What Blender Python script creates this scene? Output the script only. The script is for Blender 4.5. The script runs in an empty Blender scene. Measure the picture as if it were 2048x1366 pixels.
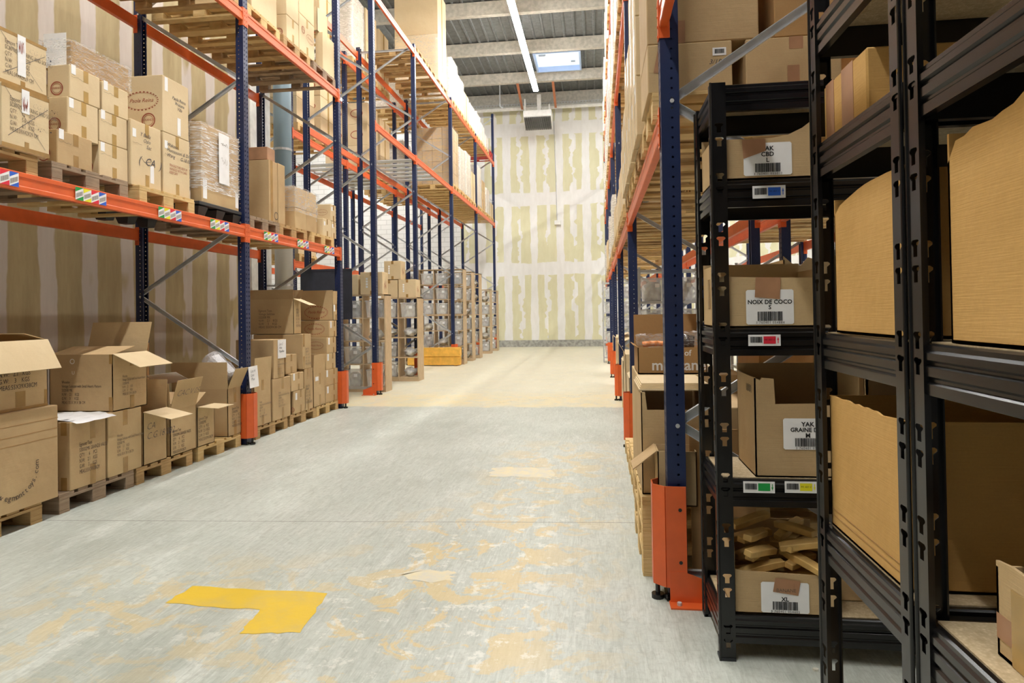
import bpy, bmesh, math, random
from mathutils import Vector, Matrix
R = random.Random(11)
scene = bpy.context.scene
COL = scene.collection
PI = math.pi

# ------------------------------------------------------------------ camera, world, exposure, lights
F_PX, YAW, PITCH, ROLL, CAM_H, PPY = 1323.05, .1281, .0118, -.0148, 1.457, 607.4
_cy, _sy, _cp, _sp = math.cos(YAW), math.sin(YAW), math.cos(PITCH), math.sin(PITCH)
FW = Vector((-_sy*_cp, _cy*_cp, _sp)); _r = Vector((_cy, _sy, 0)); _u = _r.cross(FW)
RT = math.cos(ROLL)*_r + math.sin(ROLL)*_u
UP = -math.sin(ROLL)*_r + math.cos(ROLL)*_u
EYE = Vector((0, 0, CAM_H))
cam = bpy.data.objects.new('camera', bpy.data.cameras.new('camera')); COL.objects.link(cam)
m = Matrix.Identity(4)
for i in range(3):
    m[i][0], m[i][1], m[i][2], m[i][3] = RT[i], UP[i], -FW[i], EYE[i]
cam.matrix_world = m
cam.data.sensor_width = 36; cam.data.lens = 36*F_PX/2048
cam.data.shift_y = (PPY-683)/2048
cam.data.clip_start = .05; cam.data.clip_end = 200
scene.camera = cam
scene.view_settings.view_transform = 'Standard'; scene.view_settings.look = 'None'
scene.view_settings.gamma = 1; scene.view_settings.use_curve_mapping = False
scene.view_settings.exposure = 1.13
scene.cycles.max_bounces = 7; scene.cycles.diffuse_bounces = 4; scene.cycles.transparent_max_bounces = 10
scene.cycles.caustics_reflective = False; scene.cycles.caustics_refractive = False
w = bpy.data.worlds.new('World'); scene.world = w; w.use_nodes = True
w.node_tree.nodes['Background'].inputs[0].default_value = (.86, .93, 1, 1)
w.node_tree.nodes['Background'].inputs[1].default_value = WORLD = .028
STRIP_E, SIDE_E, SKY_E = 52.0, 52.0, .62       # tubes over this aisle, tubes over the other aisles, skylight
LAMP_COLOR = (1.0, .985, .945, 1)

def ray(x, y):
    return FW + RT*((x-1024)/F_PX) + UP*((PPY-y)/F_PX)
def onX(x, y, X): d = ray(x, y); return EYE + d*(X/d.x)
def onY(x, y, Y): d = ray(x, y); return EYE + d*(Y/d.y)
def onZ(x, y, Z): d = ray(x, y); return EYE + d*((Z-CAM_H)/d.z)

# ------------------------------------------------------------------ materials
MATS = {}
class NT:
    def __init__(s, name):
        s.m = bpy.data.materials.new(name); s.m.use_nodes = True; s.t = s.m.node_tree
        s.b = s.t.nodes['Principled BSDF']; s.out = s.t.nodes['Material Output']; MATS[name] = s.m
    def n(s, typ, **kw):
        x = s.t.nodes.new(typ)
        for k, v in kw.items():
            if k.startswith('i_'):
                key = k[2:]; x.inputs[int(key) if key.isdigit() else key.replace('_', ' ')].default_value = v
            else: setattr(x, k, v)
        return x
    def l(s, a, b): s.t.links.new(a, b)
    def math(s, op, a, b=None, c=None, clamp=False):
        x = s.n('ShaderNodeMath', operation=op, use_clamp=clamp)
        for i, v in enumerate((a, b, c)):
            if v is None: continue
            if hasattr(v, 'links'): s.l(v, x.inputs[i])
            else: x.inputs[i].default_value = v
        return x.outputs[0]
    def mix(s, f, a, b, typ='MIX'):
        x = s.n('ShaderNodeMix', data_type='RGBA', blend_type=typ)
        for i, v in ((0, f), (6, a), (7, b)):
            if hasattr(v, 'links'): s.l(v, x.inputs[i])
            else: x.inputs[i].default_value = v if i == 0 else (tuple(v)+(1,))[:4]
        return x.outputs[2]
    def noise(s, vec, scale, detail=3, rough=.5, col=False, dist=0):
        x = s.n('ShaderNodeTexNoise', i_Scale=scale, i_Detail=detail, i_Roughness=rough, i_Distortion=dist)
        if vec is not None: s.l(vec, x.inputs['Vector'])
        return x.outputs['Color' if col else 'Fac']
    def obj(s): return s.n('ShaderNodeTexCoord').outputs['Object']
    def pos(s): return s.n('ShaderNodeNewGeometry').outputs['Position']
    def sc(s, vec, v):
        x = s.n('ShaderNodeVectorMath', operation='MULTIPLY'); s.l(vec, x.inputs[0]); x.inputs[1].default_value = v; return x.outputs[0]
    def add(s, vec, vec2):
        x = s.n('ShaderNodeVectorMath', operation='ADD'); s.l(vec, x.inputs[0])
        if hasattr(vec2, 'links'): s.l(vec2, x.inputs[1])
        else: x.inputs[1].default_value = vec2
        return x.outputs[0]
    def ramp(s, fac, stops):
        x = s.n('ShaderNodeValToRGB'); s.l(fac, x.inputs[0]); e = x.color_ramp.elements
        while len(e) < len(stops): e.new(.5)
        for el, (p, c) in zip(e, stops): el.position = p; el.color = (tuple(c)+(1,))[:4]
        return x.outputs[0]
    def map(s, v, a, b, c=0, d=1):
        x = s.n('ShaderNodeMapRange'); s.l(v, x.inputs[0])
        for i, q in enumerate((a, b, c, d)): x.inputs[i+1].default_value = q
        return x.outputs[0]
    def base(s, c, rough=.5, metal=0, spec=.5):
        if hasattr(c, 'links'): s.l(c, s.b.inputs['Base Color'])
        else: s.b.inputs['Base Color'].default_value = (tuple(c)+(1,))[:4]
        if hasattr(rough, 'links'): s.l(rough, s.b.inputs['Roughness'])
        else: s.b.inputs['Roughness'].default_value = rough
        s.b.inputs['Metallic'].default_value = metal; s.b.inputs['Specular IOR Level'].default_value = spec
        return s
    def bump(s, h, strength=.2, dist=.01):
        x = s.n('ShaderNodeBump', i_Strength=strength, i_Distance=dist); s.l(h, x.inputs['Height']); s.l(x.outputs[0], s.b.inputs['Normal'])

def plain(name, c, rough=.5, metal=0, spec=.5, var=.0, bump=0):
    t = NT(name)
    if var or bump:
        n = t.noise(t.obj(), 9, 4)
        t.base(t.mix(t.map(n, .35, .65), [q*(1-var) for q in c], [min(1, q*(1+var)) for q in c]), rough, metal, spec)
        if bump: t.bump(n, bump, .01)
    else: t.base(c, rough, metal, spec)
    return t.m

def cardboard(name, dark, light, rnd=True):
    t = NT(name); o = t.obj()
    rv = t.n('ShaderNodeObjectInfo').outputs['Random']
    big = t.noise(o, 3.2, 3); fine = t.noise(t.sc(o, (9, 9, 260)), 1, 2); grit = t.noise(o, 160, 2)
    f = t.math('ADD', t.math('MULTIPLY', rv, .5), t.math('MULTIPLY', t.map(big, .3, .7), .5)) if rnd else t.map(big, .3, .7)
    c = t.mix(f, dark, light)
    c = t.mix(.30, c, t.ramp(grit, [(.3, (.5, .5, .5)), (.7, (.62, .60, .56))]), 'OVERLAY')
    t.base(c, .78, 0, .25)
    t.bump(t.math('ADD', t.math('MULTIPLY', t.noise(o, 5, 3), .8), t.math('MULTIPLY', fine, .06)), .5, .02)
    return t.m

cardboard('cardboard', (.43, .295, .155), (.58, .425, .235))
cardboard('cardboard_pale_lit', (.62, .475, .29), (.70, .56, .36))  # paler copy of cardboard; strong lamp light put into the colour
cardboard('cardboard_inner', (.40, .25, .11), (.48, .31, .14))
cardboard('cardboard_amber', (.53, .315, .105), (.58, .35, .125), False)
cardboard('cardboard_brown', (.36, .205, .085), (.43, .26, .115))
plain('tape', (.36, .215, .075), .22, 0, .5, .15)
plain('tape_pale', (.45, .29, .10), .2, 0, .5, .12)
plain('tape_red_brown', (.40, .215, .12), .3, 0, .5, .1)
plain('paper', (.86, .86, .87), .6, 0, .3, .04)
plain('print_dark', (.075, .055, .045), .8)
plain('print_soft', (.16, .12, .085), .8)
plain('print_red', (.34, .085, .05), .8)
plain('print_white', (.82, .80, .78), .7)
plain('print_black', (.012, .012, .012), .7)
plain('pen', (.06, .06, .075), .6)
plain('navy_paint', (.011, .022, .078), .38, 0, .5, .1)
plain('orange_paint', (.70, .120, .026), .36, 0, .5, .06)
plain('red_paint', (.55, .03, .02), .45, 0, .5, .1)
plain('galvanised', (.56, .58, .60), .42, .25, .5, .08)
plain('black_paint', (.0075, .007, .007), .24, 0, .5, .2)
plain('black_plastic', (.022, .024, .028), .5, 0, .5, .1)
plain('dark_metal', (.04, .047, .07), .45, 0, .5, .1)
plain('white_paint', (.80, .80, .78), .5, 0, .5, .05)
plain('grey_steel', (.42, .43, .44), .42, .4, .5, .08)
plain('label_red', (.75, .02, .05), .5); plain('label_green', (.01, .32, .06), .5)
plain('label_blue', (.02, .12, .62), .5); plain('label_yellow', (.80, .75, .02), .5)
plain('yellow_rail', (.80, .44, .075), .5, 0, .4, .12)
plain('clear_fabric', (.80, .76, .68), .75, 0, .3, .3, .6)
plain('bag_dark', (.34, .33, .35), .35, 0, .4, .5, .3)
plain('bag_pale', (.70, .68, .62), .4, 0, .4, .25, .5)
plain('bag_grey', (.68, .68, .67), .35, 0, .4, .35, .3)
plain('pale_board', (.56, .42, .265), .6, 0, .4, .06)
plain('carrot_orange', (.80, .28, .07), .55, 0, .4, .1)
plain('leather_dark', (.045, .028, .02), .25, 0, .6, .2)
plain('strap_orange', (.45, .17, .08), .6)
plain('skylight_frame', (.42, .55, .80), .5); plain('stone', (.6, .58, .5), .8)
plain('chew_stick', (.60, .39, .135), .55, 0, .4, .2, .15)
plain('heater_dark', (.10, .10, .10), .5, .3)

def wood(name, a, b, c):
    t = NT(name); o = t.obj(); rv = t.n('ShaderNodeObjectInfo').outputs['Random']
    g = t.noise(t.sc(o, (3, 3, 30)), 2.2, 5, .6, dist=.6); st = t.noise(o, 5, 3)
    col = t.mix(t.map(g, .3, .7), a, b); col = t.mix(t.math('MULTIPLY', t.map(st, .5, .8), t.math('ADD', .25, t.math('MULTIPLY', rv, .6))), col, c)
    t.base(col, .75, 0, .3); t.bump(g, .35, .006); return t.m
wood('pallet_wood', (.40, .25, .105), (.56, .38, .18), (.25, .16, .085))
wood('pallet_grey', (.27, .19, .125), (.38, .28, .19), (.16, .115, .08))
wood('pallet_pale', (.62, .42, .18), (.72, .53, .26), (.42, .28, .12))

t = NT('chipboard'); o = t.obj(); v = t.n('ShaderNodeTexVoronoi', i_Scale=130.0); t.l(o, v.inputs['Vector'])
t.base(t.mix(t.map(t.noise(o, 60, 3), .3, .7), (.44, .34, .20), t.ramp(v.outputs['Distance'], [(.15, (.70, .58, .39)), (.6, (.54, .43, .27))])), .7, 0, .3)

# stretch film: mostly clear, white along creases to paint in their highlights
def film(name, dens, tint=(.93, .94, .95), sc=1.0):
    t = NT(name); o = t.obj()
    cr = t.noise(t.sc(o, (1.3, 1.3, 24)), 2.2, 4, .55, dist=.35) if name == 'streak_film' else t.noise(t.sc(o, (2.5*sc, 2.5*sc, 13*sc)), 2.2, 6, .62, dist=1.3)
    ridge = t.math('ABSOLUTE', t.math('SUBTRACT', cr, .5))
    mask = t.map(ridge, 0, .05 if name == 'streak_film' else .035, 1, 0); fac = t.math('ADD', dens, t.math('MULTIPLY', mask, .8 if name == 'streak_film' else .42), clamp=True)
    t.base(tint, .18, 0, .6); t.bump(cr, .35, .02)
    tr = t.n('ShaderNodeBsdfTransparent'); mx = t.n('ShaderNodeMixShader')
    t.l(fac, mx.inputs[0]); t.l(tr.outputs[0], mx.inputs[1]); t.l(t.b.outputs[0], mx.inputs[2]); t.l(mx.outputs[0], t.out.inputs[0])
    return t.m
film('stretch_film', .05); film('bag_film', .05, sc=2.5);  film('streak_film', .10, (.97, .97, .97), 1); film('white_film', .42, (.95, .95, .94)); film('loose_film', .10, sc=.7)
film('bubble_film', .26, (.86, .85, .88), 6)

t = NT('bin_plastic'); t.base((.93, .94, .95), .25, 0, .5); tr = t.n('ShaderNodeBsdfTransparent'); mx = t.n('ShaderNodeMixShader', i_0=.24)
t.l(tr.outputs[0], mx.inputs[1]); t.l(t.b.outputs[0], mx.inputs[2]); t.l(mx.outputs[0], t.out.inputs[0])
def emit(name, c, s):
    t = NT(name); e = t.n('ShaderNodeEmission', i_Color=(tuple(c)+(1,))[:4], i_Strength=s); t.l(e.outputs[0], t.out.inputs[0]); return t.m
emit('tube_light', LAMP_COLOR, STRIP_E); emit('tube_light_side', LAMP_COLOR, SIDE_E); emit('daylight_pane', (.80, .91, 1), SKY_E)

# concrete floor
t = NT('concrete_floor'); p = t.pos(); sx = t.n('ShaderNodeSeparateXYZ'); t.l(p, sx.inputs[0]); X, Y = sx.outputs[0], sx.outputs[1]
n1 = t.noise(p, .55, 5, .6); n2 = t.noise(t.sc(p, (3.2, 1.1, 1)), 1.6, 6, .65, dist=.5); n3 = t.noise(p, 26, 4, .7); n4 = t.noise(p, 3.4, 7, .7, dist=.8)
c = t.ramp(n1, [(.30, (.385, .415, .365)), (.52, (.485, .515, .465)), (.72, (.56, .585, .535))])
c = t.mix(t.map(n2, .50, .75), c, (.63, .65, .60)); c = t.mix(t.math('MULTIPLY', t.map(n3, .48, .72), .5), c, (.33, .34, .30))
sc1 = t.noise(t.sc(p, (1.5, 14, 1)), 5, 5, .7, dist=.8); c = t.mix(t.math('MULTIPLY', t.map(sc1, .56, .66), .28), c, (.30, .30, .265))
s9 = t.noise(t.sc(p, (60, 5, 1)), 1, 5, .7, dist=1.2); c = t.mix(t.math('MULTIPLY', t.map(s9, .50, .66), .38), c, (.27, .29, .25)); c = t.mix(t.math('MULTIPLY', t.map(s9, .46, .34), .35), c, (.68, .70, .65))
sw = t.noise(t.sc(p, (9, 2.2, 1)), 2, 6, .7, dist=1.5); c = t.mix(t.math('MULTIPLY', t.map(sw, .54, .64), .34), c, (.30, .30, .26))
# old yellow paint: a far painted walkway and worn flakes in the foreground
def band(v, a, b, soft): return t.math('MULTIPLY', t.map(v, a-soft, a+soft), t.map(v, b-soft, b+soft, 1, 0))
far = t.map(t.math('ADD', Y, t.math('MULTIPLY', n4, .5)), 10.22, 10.36)
edge = t.math('MULTIPLY', band(Y, 9.9, 11.6, .45), .55)
c = t.mix(t.math('MULTIPLY', far, t.map(n4, .25, .75, .45, .95)), c, (.655, .605, .44))
c = t.mix(t.math('MULTIPLY', t.math('MULTIPLY', edge, far), t.map(n4, .4, .6)), c, (.74, .58, .26))
fl = t.map(n4, .51, .54); z1 = t.math('MULTIPLY', band(X, -1.35, -.1, .3), band(Y, 2.3, 4.6, .5))
z2 = t.math('MULTIPLY', band(X, -2.9, -1.4, .3), band(Y, 2.5, 3.6, .35)); z3 = t.math('MULTIPLY', band(X, -.95, .1, .25), band(Y, 4.6, 7.2, .5))
zz = t.math('ADD', z1, t.math('ADD', t.math('MULTIPLY', z2, .7), t.math('MULTIPLY', z3, .7)), clamp=True)
c = t.mix(t.math('MULTIPLY', t.math('MULTIPLY', fl, zz), .62), c, (.66, .47, .16))
g5 = t.map(t.noise(p, 7, 8, .75), .56, .60)
c = t.mix(t.math('MULTIPLY', t.math('MULTIPLY', g5, zz), .6), c, (.74, .73, .66))
jl = t.math('ABSOLUTE', t.math('SUBTRACT', t.math('SUBTRACT', Y, t.math('MULTIPLY', X, .0697)), t.math('ADD', 4.585, t.math('MULTIPLY', n3, .02))))
c = t.mix(t.math('MULTIPLY', t.map(jl, .003, .009, 1, 0), .65), c, (.17, .16, .14))
wob = t.math('MULTIPLY', t.math('SUBTRACT', t.noise(p, 1.3, 5, .7), .5), 2.2)
cr = t.math('ABSOLUTE', t.math('SUBTRACT', t.math('ADD', Y, t.math('MULTIPLY', X, -.75)), t.math('ADD', 11.7, wob)))
c = t.mix(t.math('MULTIPLY', t.math('MULTIPLY', t.map(cr, .004, .02, 1, 0), band(X, -1.75, .1, .2)), .5), c, (.20, .18, .14))
t.base(c, t.map(n2, .3, .7, .34, .52), 0, .45); t.bump(t.math('ADD', n3, t.math('MULTIPLY', n4, .5)), .12, .01)
t = NT('floor_paint_yellow'); p = t.pos(); n = t.noise(p, 5, 6, .7); t.base(t.mix(t.map(n, .45, .7), (.70, .47, .03), (.62, .45, .10)), .5); t.bump(t.noise(p, 40, 3), .1)
t = NT('floor_paint_cream'); p = t.pos(); n = t.noise(p, 9, 6, .7); t.base(t.mix(t.map(n, .4, .62), (.70, .61, .38), (.58, .56, .48)), .5)

# plasterboard with joint compound
def plaster(name, axis, off, step, zs):
    t = NT(name); p = t.pos(); sx = t.n('ShaderNodeSeparateXYZ'); t.l(p, sx.inputs[0]); U = sx.outputs[axis]; Z = sx.outputs[2]
    wob = t.math('SUBTRACT', t.noise(p, .9, 3, .55), .5); wob2 = t.math('SUBTRACT', t.noise(p, 3.2, 4, .6), .5)
    fr = t.math('FRACT', t.math('DIVIDE', t.math('SUBTRACT', U, off), step)); d = t.math('MULTIPLY', t.math('ABSOLUTE', t.math('SUBTRACT', fr, .5)), step)
    dd = t.math('ADD', d, t.math('ADD', t.math('MULTIPLY', wob, .22), t.math('MULTIPLY', wob2, .07)))
    mask = t.map(dd, .150, .165, 1, 0)
    cell = t.math('FLOOR', t.math('DIVIDE', t.math('SUBTRACT', U, off), step))
    mid = t.math('ADD', t.math('SUBTRACT', step/2, d), t.math('ADD', t.math('MULTIPLY', wob, .05), t.math('MULTIPLY', wob2, .05)))
    cv = t.n('ShaderNodeCombineXYZ'); t.l(t.math('MULTIPLY', cell, 3.7), cv.inputs[0]); t.l(t.math('MULTIPLY', Z, 1.15), cv.inputs[2])
    sp = t.math('SUBTRACT', t.noise(cv.outputs[0], 1.0, 3, .55), .455)
    mask = t.math('MAXIMUM', mask, t.map(t.math('SUBTRACT', mid, t.math('MULTIPLY', t.math('MINIMUM', sp, .07), 1.9)), 0, .018, 1, 0))
    for z0 in zs:
        dz = t.math('ADD', t.math('ABSOLUTE', t.math('SUBTRACT', Z, z0)), t.math('ADD', t.math('MULTIPLY', wob, .28), t.math('MULTIPLY', wob2, .05)))
        mask = t.math('MAXIMUM', mask, t.map(dz, .27, .285, 1, 0))
    soft = t.noise(t.sc(p, (2, 2, .6)), 2.5, 5, .65)
    white = t.mix(t.map(soft, .35, .7), (.84, .84, .83), (.77, .765, .745)); board = t.mix(t.map(soft, .3, .7), (.66, .635, .42), (.72, .70, .50))
    t.base(t.mix(mask, board, white), .75, 0, .25); return t.m
plaster('plaster_far', 0, -3.62-.54, 1.085, (3.2, 6.07, 8.95))
t = NT('plaster_left_shaded'); p = t.pos(); sx = t.n('ShaderNodeSeparateXYZ'); t.l(p, sx.inputs[0]); U = sx.outputs[1]; Z = sx.outputs[2]  # plasterboard browned and darkened: shade behind the rack put into the colour
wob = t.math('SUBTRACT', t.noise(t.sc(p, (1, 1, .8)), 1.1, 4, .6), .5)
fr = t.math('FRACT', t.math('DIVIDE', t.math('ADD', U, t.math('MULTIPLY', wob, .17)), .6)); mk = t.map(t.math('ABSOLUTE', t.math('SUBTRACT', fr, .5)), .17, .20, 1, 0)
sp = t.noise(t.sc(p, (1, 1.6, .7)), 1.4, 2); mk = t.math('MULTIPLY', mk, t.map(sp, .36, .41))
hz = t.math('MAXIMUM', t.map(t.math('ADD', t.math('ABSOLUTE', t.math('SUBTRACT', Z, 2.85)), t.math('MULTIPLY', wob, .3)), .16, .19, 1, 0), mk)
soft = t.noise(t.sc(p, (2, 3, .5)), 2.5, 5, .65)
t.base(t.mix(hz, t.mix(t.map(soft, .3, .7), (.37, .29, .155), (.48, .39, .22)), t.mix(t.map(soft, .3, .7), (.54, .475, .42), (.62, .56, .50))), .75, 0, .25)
t = NT('block_wall'); p = t.pos(); sx = t.n('ShaderNodeSeparateXYZ'); t.l(p, sx.inputs[0]); cb = t.n('ShaderNodeCombineXYZ')
t.l(t.math('ADD', sx.outputs[0], sx.outputs[1]), cb.inputs[0]); t.l(sx.outputs[2], cb.inputs[1])
br = t.n('ShaderNodeTexBrick', i_Scale=1.0); br.inputs['Brick Width'].default_value = .5; br.inputs['Row Height'].default_value = .2; br.inputs['Mortar Size'].default_value = .012
br.inputs['Color1'].default_value = (.80, .80, .79, 1); br.inputs['Color2'].default_value = (.76, .76, .75, 1); br.inputs['Mortar'].default_value = (.58, .58, .57, 1)
t.l(cb.outputs[0], br.inputs['Vector']); t.base(br.outputs[0], .8, 0, .2)
plain('concrete', (.47, .445, .385), .8, 0, .3, .14, .3); plain('kerb', (.36, .36, .33), .85, 0, .3, .25, .3)
plain('roof_deck', (.155, .165, .165), .55, .2, .4, .15); plain('column_white', (.74, .73, .70), .7, 0, .3, .08)
t = NT('drain_pipe'); p = t.pos(); sx = t.n('ShaderNodeSeparateXYZ'); t.l(p, sx.inputs[0])
t.base(t.mix(t.map(sx.outputs[2], 2.66, 2.70), (.66, .67, .66), (.17, .24, .285)), .4)

# ------------------------------------------------------------------ mesh helpers
class MB:
    def __init__(s): s.v = []; s.f = []; s.mi = []
    def add(s, vs, fs, mi=0):
        n = len(s.v); s.v += [Vector(q) for q in vs]; s.f += [tuple(i+n for i in f) for f in fs]; s.mi += [mi]*len(fs); return s
    def box(s, x0, x1, y0, y1, z0, z1, mi=0):
        return s.add([(x0, y0, z0), (x1, y0, z0), (x1, y1, z0), (x0, y1, z0), (x0, y0, z1), (x1, y0, z1), (x1, y1, z1), (x0, y1, z1)],
              [(0, 3, 2, 1), (4, 5, 6, 7), (0, 1, 5, 4), (1, 2, 6, 5), (2, 3, 7, 6), (3, 0, 4, 7)], mi)
    def obox(s, o, a, b, c, mi=0):          # box from a corner and three edge vectors
        o, a, b, c = map(Vector, (o, a, b, c)); vs = [o, o+a, o+a+b, o+b, o+c, o+a+c, o+a+b+c, o+b+c]
        fs = [(0, 3, 2, 1), (4, 5, 6, 7), (0, 1, 5, 4), (1, 2, 6, 5), (2, 3, 7, 6), (3, 0, 4, 7)]
        if a.cross(b).dot(c) < 0: fs = [f[::-1] for f in fs]
        return s.add(vs, fs, mi)
    def prism(s, poly, a, b, axis=1, mi=0): # poly of (u,v) extruded along an axis from a to b; u,v are the other two axes in order
        def P(u, v, t): q = [u, v]; q.insert(axis, t); return q
        n = len(poly); vs = [P(u, v, a) for u, v in poly]+[P(u, v, b) for u, v in poly]
        fs = [tuple(range(n)), tuple(range(2*n-1, n-1, -1))]+[(i, n+i, n+(i+1) % n, (i+1) % n) for i in range(n)]
        return s.add(vs, fs, mi)
    def cyl(s, p, q, r, n=10, r2=None, mi=0):
        p, q = Vector(p), Vector(q); d = (q-p).normalized(); a = d.orthogonal().normalized(); b = d.cross(a); r2 = r if r2 is None else r2
        vs = [p+(a*math.cos(2*PI*i/n)+b*math.sin(2*PI*i/n))*r for i in range(n)]+[q+(a*math.cos(2*PI*i/n)+b*math.sin(2*PI*i/n))*r2 for i in range(n)]
        return s.add(vs, [tuple(range(n))[::-1], tuple(range(n, 2*n))]+[(i, (i+1) % n, n+(i+1) % n, n+i) for i in range(n)], mi)
    def tube(s, pts, r, n=6, mi=0):
        for a, b in zip(pts, pts[1:]): s.cyl(a, b, r, n, mi=mi)
        return s
    def mesh(s, name, mats, origin=(0, 0, 0), bevel=0, smooth=False, seg=1):
        o = Vector(origin); me = bpy.data.meshes.new(name); me.from_pydata([v-o for v in s.v], [], s.f)
        for q in (mats if isinstance(mats, (list, tuple)) else [mats]): me.materials.append(MATS[q])
        for p, i in zip(me.polygons, s.mi): p.material_index = i
        bm = bmesh.new(); bm.from_mesh(me); bmesh.ops.recalc_face_normals(bm, faces=bm.faces)
        if bevel: bmesh.ops.bevel(bm, geom=[e for e in bm.edges if e.is_manifold and e.calc_face_angle(0) > .6], offset=bevel, segments=seg, affect='EDGES', profile=.6)
        bm.to_mesh(me); bm.free()
        if smooth:
            for p in me.polygons: p.use_smooth = True
        me.update(); return me

def link(name, me, parent=None, loc=None):
    o = bpy.data.objects.new(name, me); COL.objects.link(o)
    if parent is not None: o.parent = parent
    if loc is not None: o.location = loc
    return o
def root_of(o):
    while o.parent: o = o.parent
    return o
def origin_of(o):
    v = Vector(o.location)
    while o.parent: o = o.parent; v += o.location
    return v
def part(name, mb, mats, parent, bevel=0, smooth=False):   # mesh given in world coordinates, root not yet rotated
    return link(name, mb.mesh(name, mats, origin_of(parent), bevel, smooth), parent)
def tag(o, label, cat, group=None, kind=None):
    o['label'] = label; o['category'] = cat
    if group: o['group'] = group
    if kind: o['kind'] = kind
    return o
def empty(name, loc, label, cat, group=None):
    o = link(name, None, None, loc); o.empty_display_size = .1; return tag(o, label, cat, group)
def solo(name, mb, mats, label, cat, group=None, origin=None, bevel=0, smooth=False, kind=None):
    if origin is None:
        xs = [v.x for v in mb.v]; ys = [v.y for v in mb.v]; zs = [v.z for v in mb.v]; origin = ((min(xs)+max(xs))/2, (min(ys)+max(ys))/2, min(zs))
    return tag(link(name, mb.mesh(name, mats, origin, bevel, smooth), None, origin), label, cat, group, kind)
def structure(name, mb, mats, label=None, bevel=0, smooth=False):
    o = link(name, mb.mesh(name, mats, (0, 0, 0), bevel, smooth)); o['kind'] = 'structure'; o['label'] = label or name.replace('_', ' '); o['category'] = name.split('_')[0]; return o
def dup(rt, loc, label=None, group=None, rz=None):
    r = rt.copy(); COL.objects.link(r); r.location = loc
    if rz is not None: r.rotation_euler = (0, 0, rz)
    if label: r['label'] = label
    if group: r['group'] = group
    for ch in rt.children:
        c = ch.copy(); COL.objects.link(c); c.parent = r
        for g in ch.children:
            d = g.copy(); COL.objects.link(d); d.parent = c
    return r

# ------------------------------------------------------------------ printing
_txt = {}
def text_mesh(s, size, shear=0, align='LEFT', spacing=1.0, thin=0.0, space_line=1.0):
    key = (s, size, shear, align, spacing, thin, space_line)
    if key not in _txt:
        cu = bpy.data.curves.new('t', 'FONT'); cu.body = s; cu.size = size; cu.shear = shear; cu.align_x = align; cu.align_y = 'TOP'
        cu.resolution_u = 2; cu.space_character = spacing; cu.offset = thin; cu.space_line = space_line
        o = bpy.data.objects.new('t', cu); COL.objects.link(o); dg = bpy.context.evaluated_depsgraph_get()
        me = bpy.data.meshes.new_from_object(o.evaluated_get(dg)); bpy.data.objects.remove(o); bpy.data.curves.remove(cu)
        _txt[key] = ([v.co.copy() for v in me.vertices], [tuple(p.vertices) for p in me.polygons]); bpy.data.meshes.remove(me)
    return _txt[key]
class Face:                                  # a flat face: o = lower left corner seen from outside
    def __init__(s, o, r, u, w, h):
        s.o, s.r, s.u = Vector(o), Vector(r).normalized(), Vector(u).normalized(); s.n = s.r.cross(s.u); s.w, s.h = w, h
    def P(s, x, y, out=.0015): return s.o+s.r*x+s.u*y+s.n*out
def face(b, side):
    x0, x1, y0, y1, z0, z1 = b
    if side == '+X': return Face((x1, y0, z0), (0, 1, 0), (0, 0, 1), y1-y0, z1-z0)
    if side == '-X': return Face((x0, y1, z0), (0, -1, 0), (0, 0, 1), y1-y0, z1-z0)
    if side == '-Y': return Face((x0, y0, z0), (1, 0, 0), (0, 0, 1), x1-x0, z1-z0)
    return Face((x0, y0, z1), (1, 0, 0), (0, 1, 0), x1-x0, y1-y0)
def patch(mb, F, x0, y0, x1, y1, out=.0012, mi=0, th=.0009):
    return mb.obox(F.P(x0, y0, out-th), F.r*(x1-x0), F.u*(y1-y0), F.n*th, mi)
def poly(mb, F, pts, out=.002, mi=0): return mb.add([F.P(x, y, out) for x, y in pts], [tuple(range(len(pts)))], mi)
def write(mb, F, s, x, y, size, shear=0, align='LEFT', spacing=1.0, thin=0, out=.0022, sx=1.0, mi=0, rot=0, sl=1.0):
    vs, fs = text_mesh(s, size, shear, align, spacing, thin, sl); c, q = math.cos(rot), math.sin(rot)
    return mb.add([F.P(x+(v.x*c*sx-v.y*q), y+(v.x*q*sx+v.y*c), out) for v in vs], fs, mi)
def ring(mb, F, cx, cy, rx, ry, wd, n=28, a0=0, a1=2*PI, out=.002, dash=False, mi=0):
    for i in range(n):
        if dash and i % 2: continue
        a, b = a0+(a1-a0)*i/n, a0+(a1-a0)*(i+1)/n
        poly(mb, F, [(cx+rx*math.cos(a), cy+ry*math.sin(a)), (cx+rx*math.cos(b), cy+ry*math.sin(b)), (cx+(rx-wd)*math.cos(b), cy+(ry-wd)*math.sin(b)), (cx+(rx-wd)*math.cos(a), cy+(ry-wd)*math.sin(a))], out, mi)
def barcode(mb, F, x0, y0, x1, y1, out=.0026, mi=0, seed=1):
    r = random.Random(seed); x = x0
    while x < x1-.0005:
        wd = r.choice((.008, .012, .02, .03))*(x1-x0)
        patch(mb, F, x, y0, min(x+wd, x1), y1, out, mi, .0006); x += wd+r.choice((.008, .012, .022))*(x1-x0)
def scrawl(mb, F, x, y, wd, ht, n, seed, out=.002, wpen=.004):
    r = random.Random(seed); pts = [(x+wd*i/n+r.uniform(-.3, .3)*wd/n, y+ht*r.uniform(0, 1)) for i in range(n+1)]
    for a, b in zip(pts, pts[1:]):
        d = Vector((b[0]-a[0], b[1]-a[1])); L = d.length or 1; p = Vector((-d.y, d.x))/L*wpen/2
        poly(mb, F, [(a[0]+p.x, a[1]+p.y), (b[0]+p.x, b[1]+p.y), (b[0]-p.x, b[1]-p.y), (a[0]-p.x, a[1]-p.y)], out)
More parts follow.
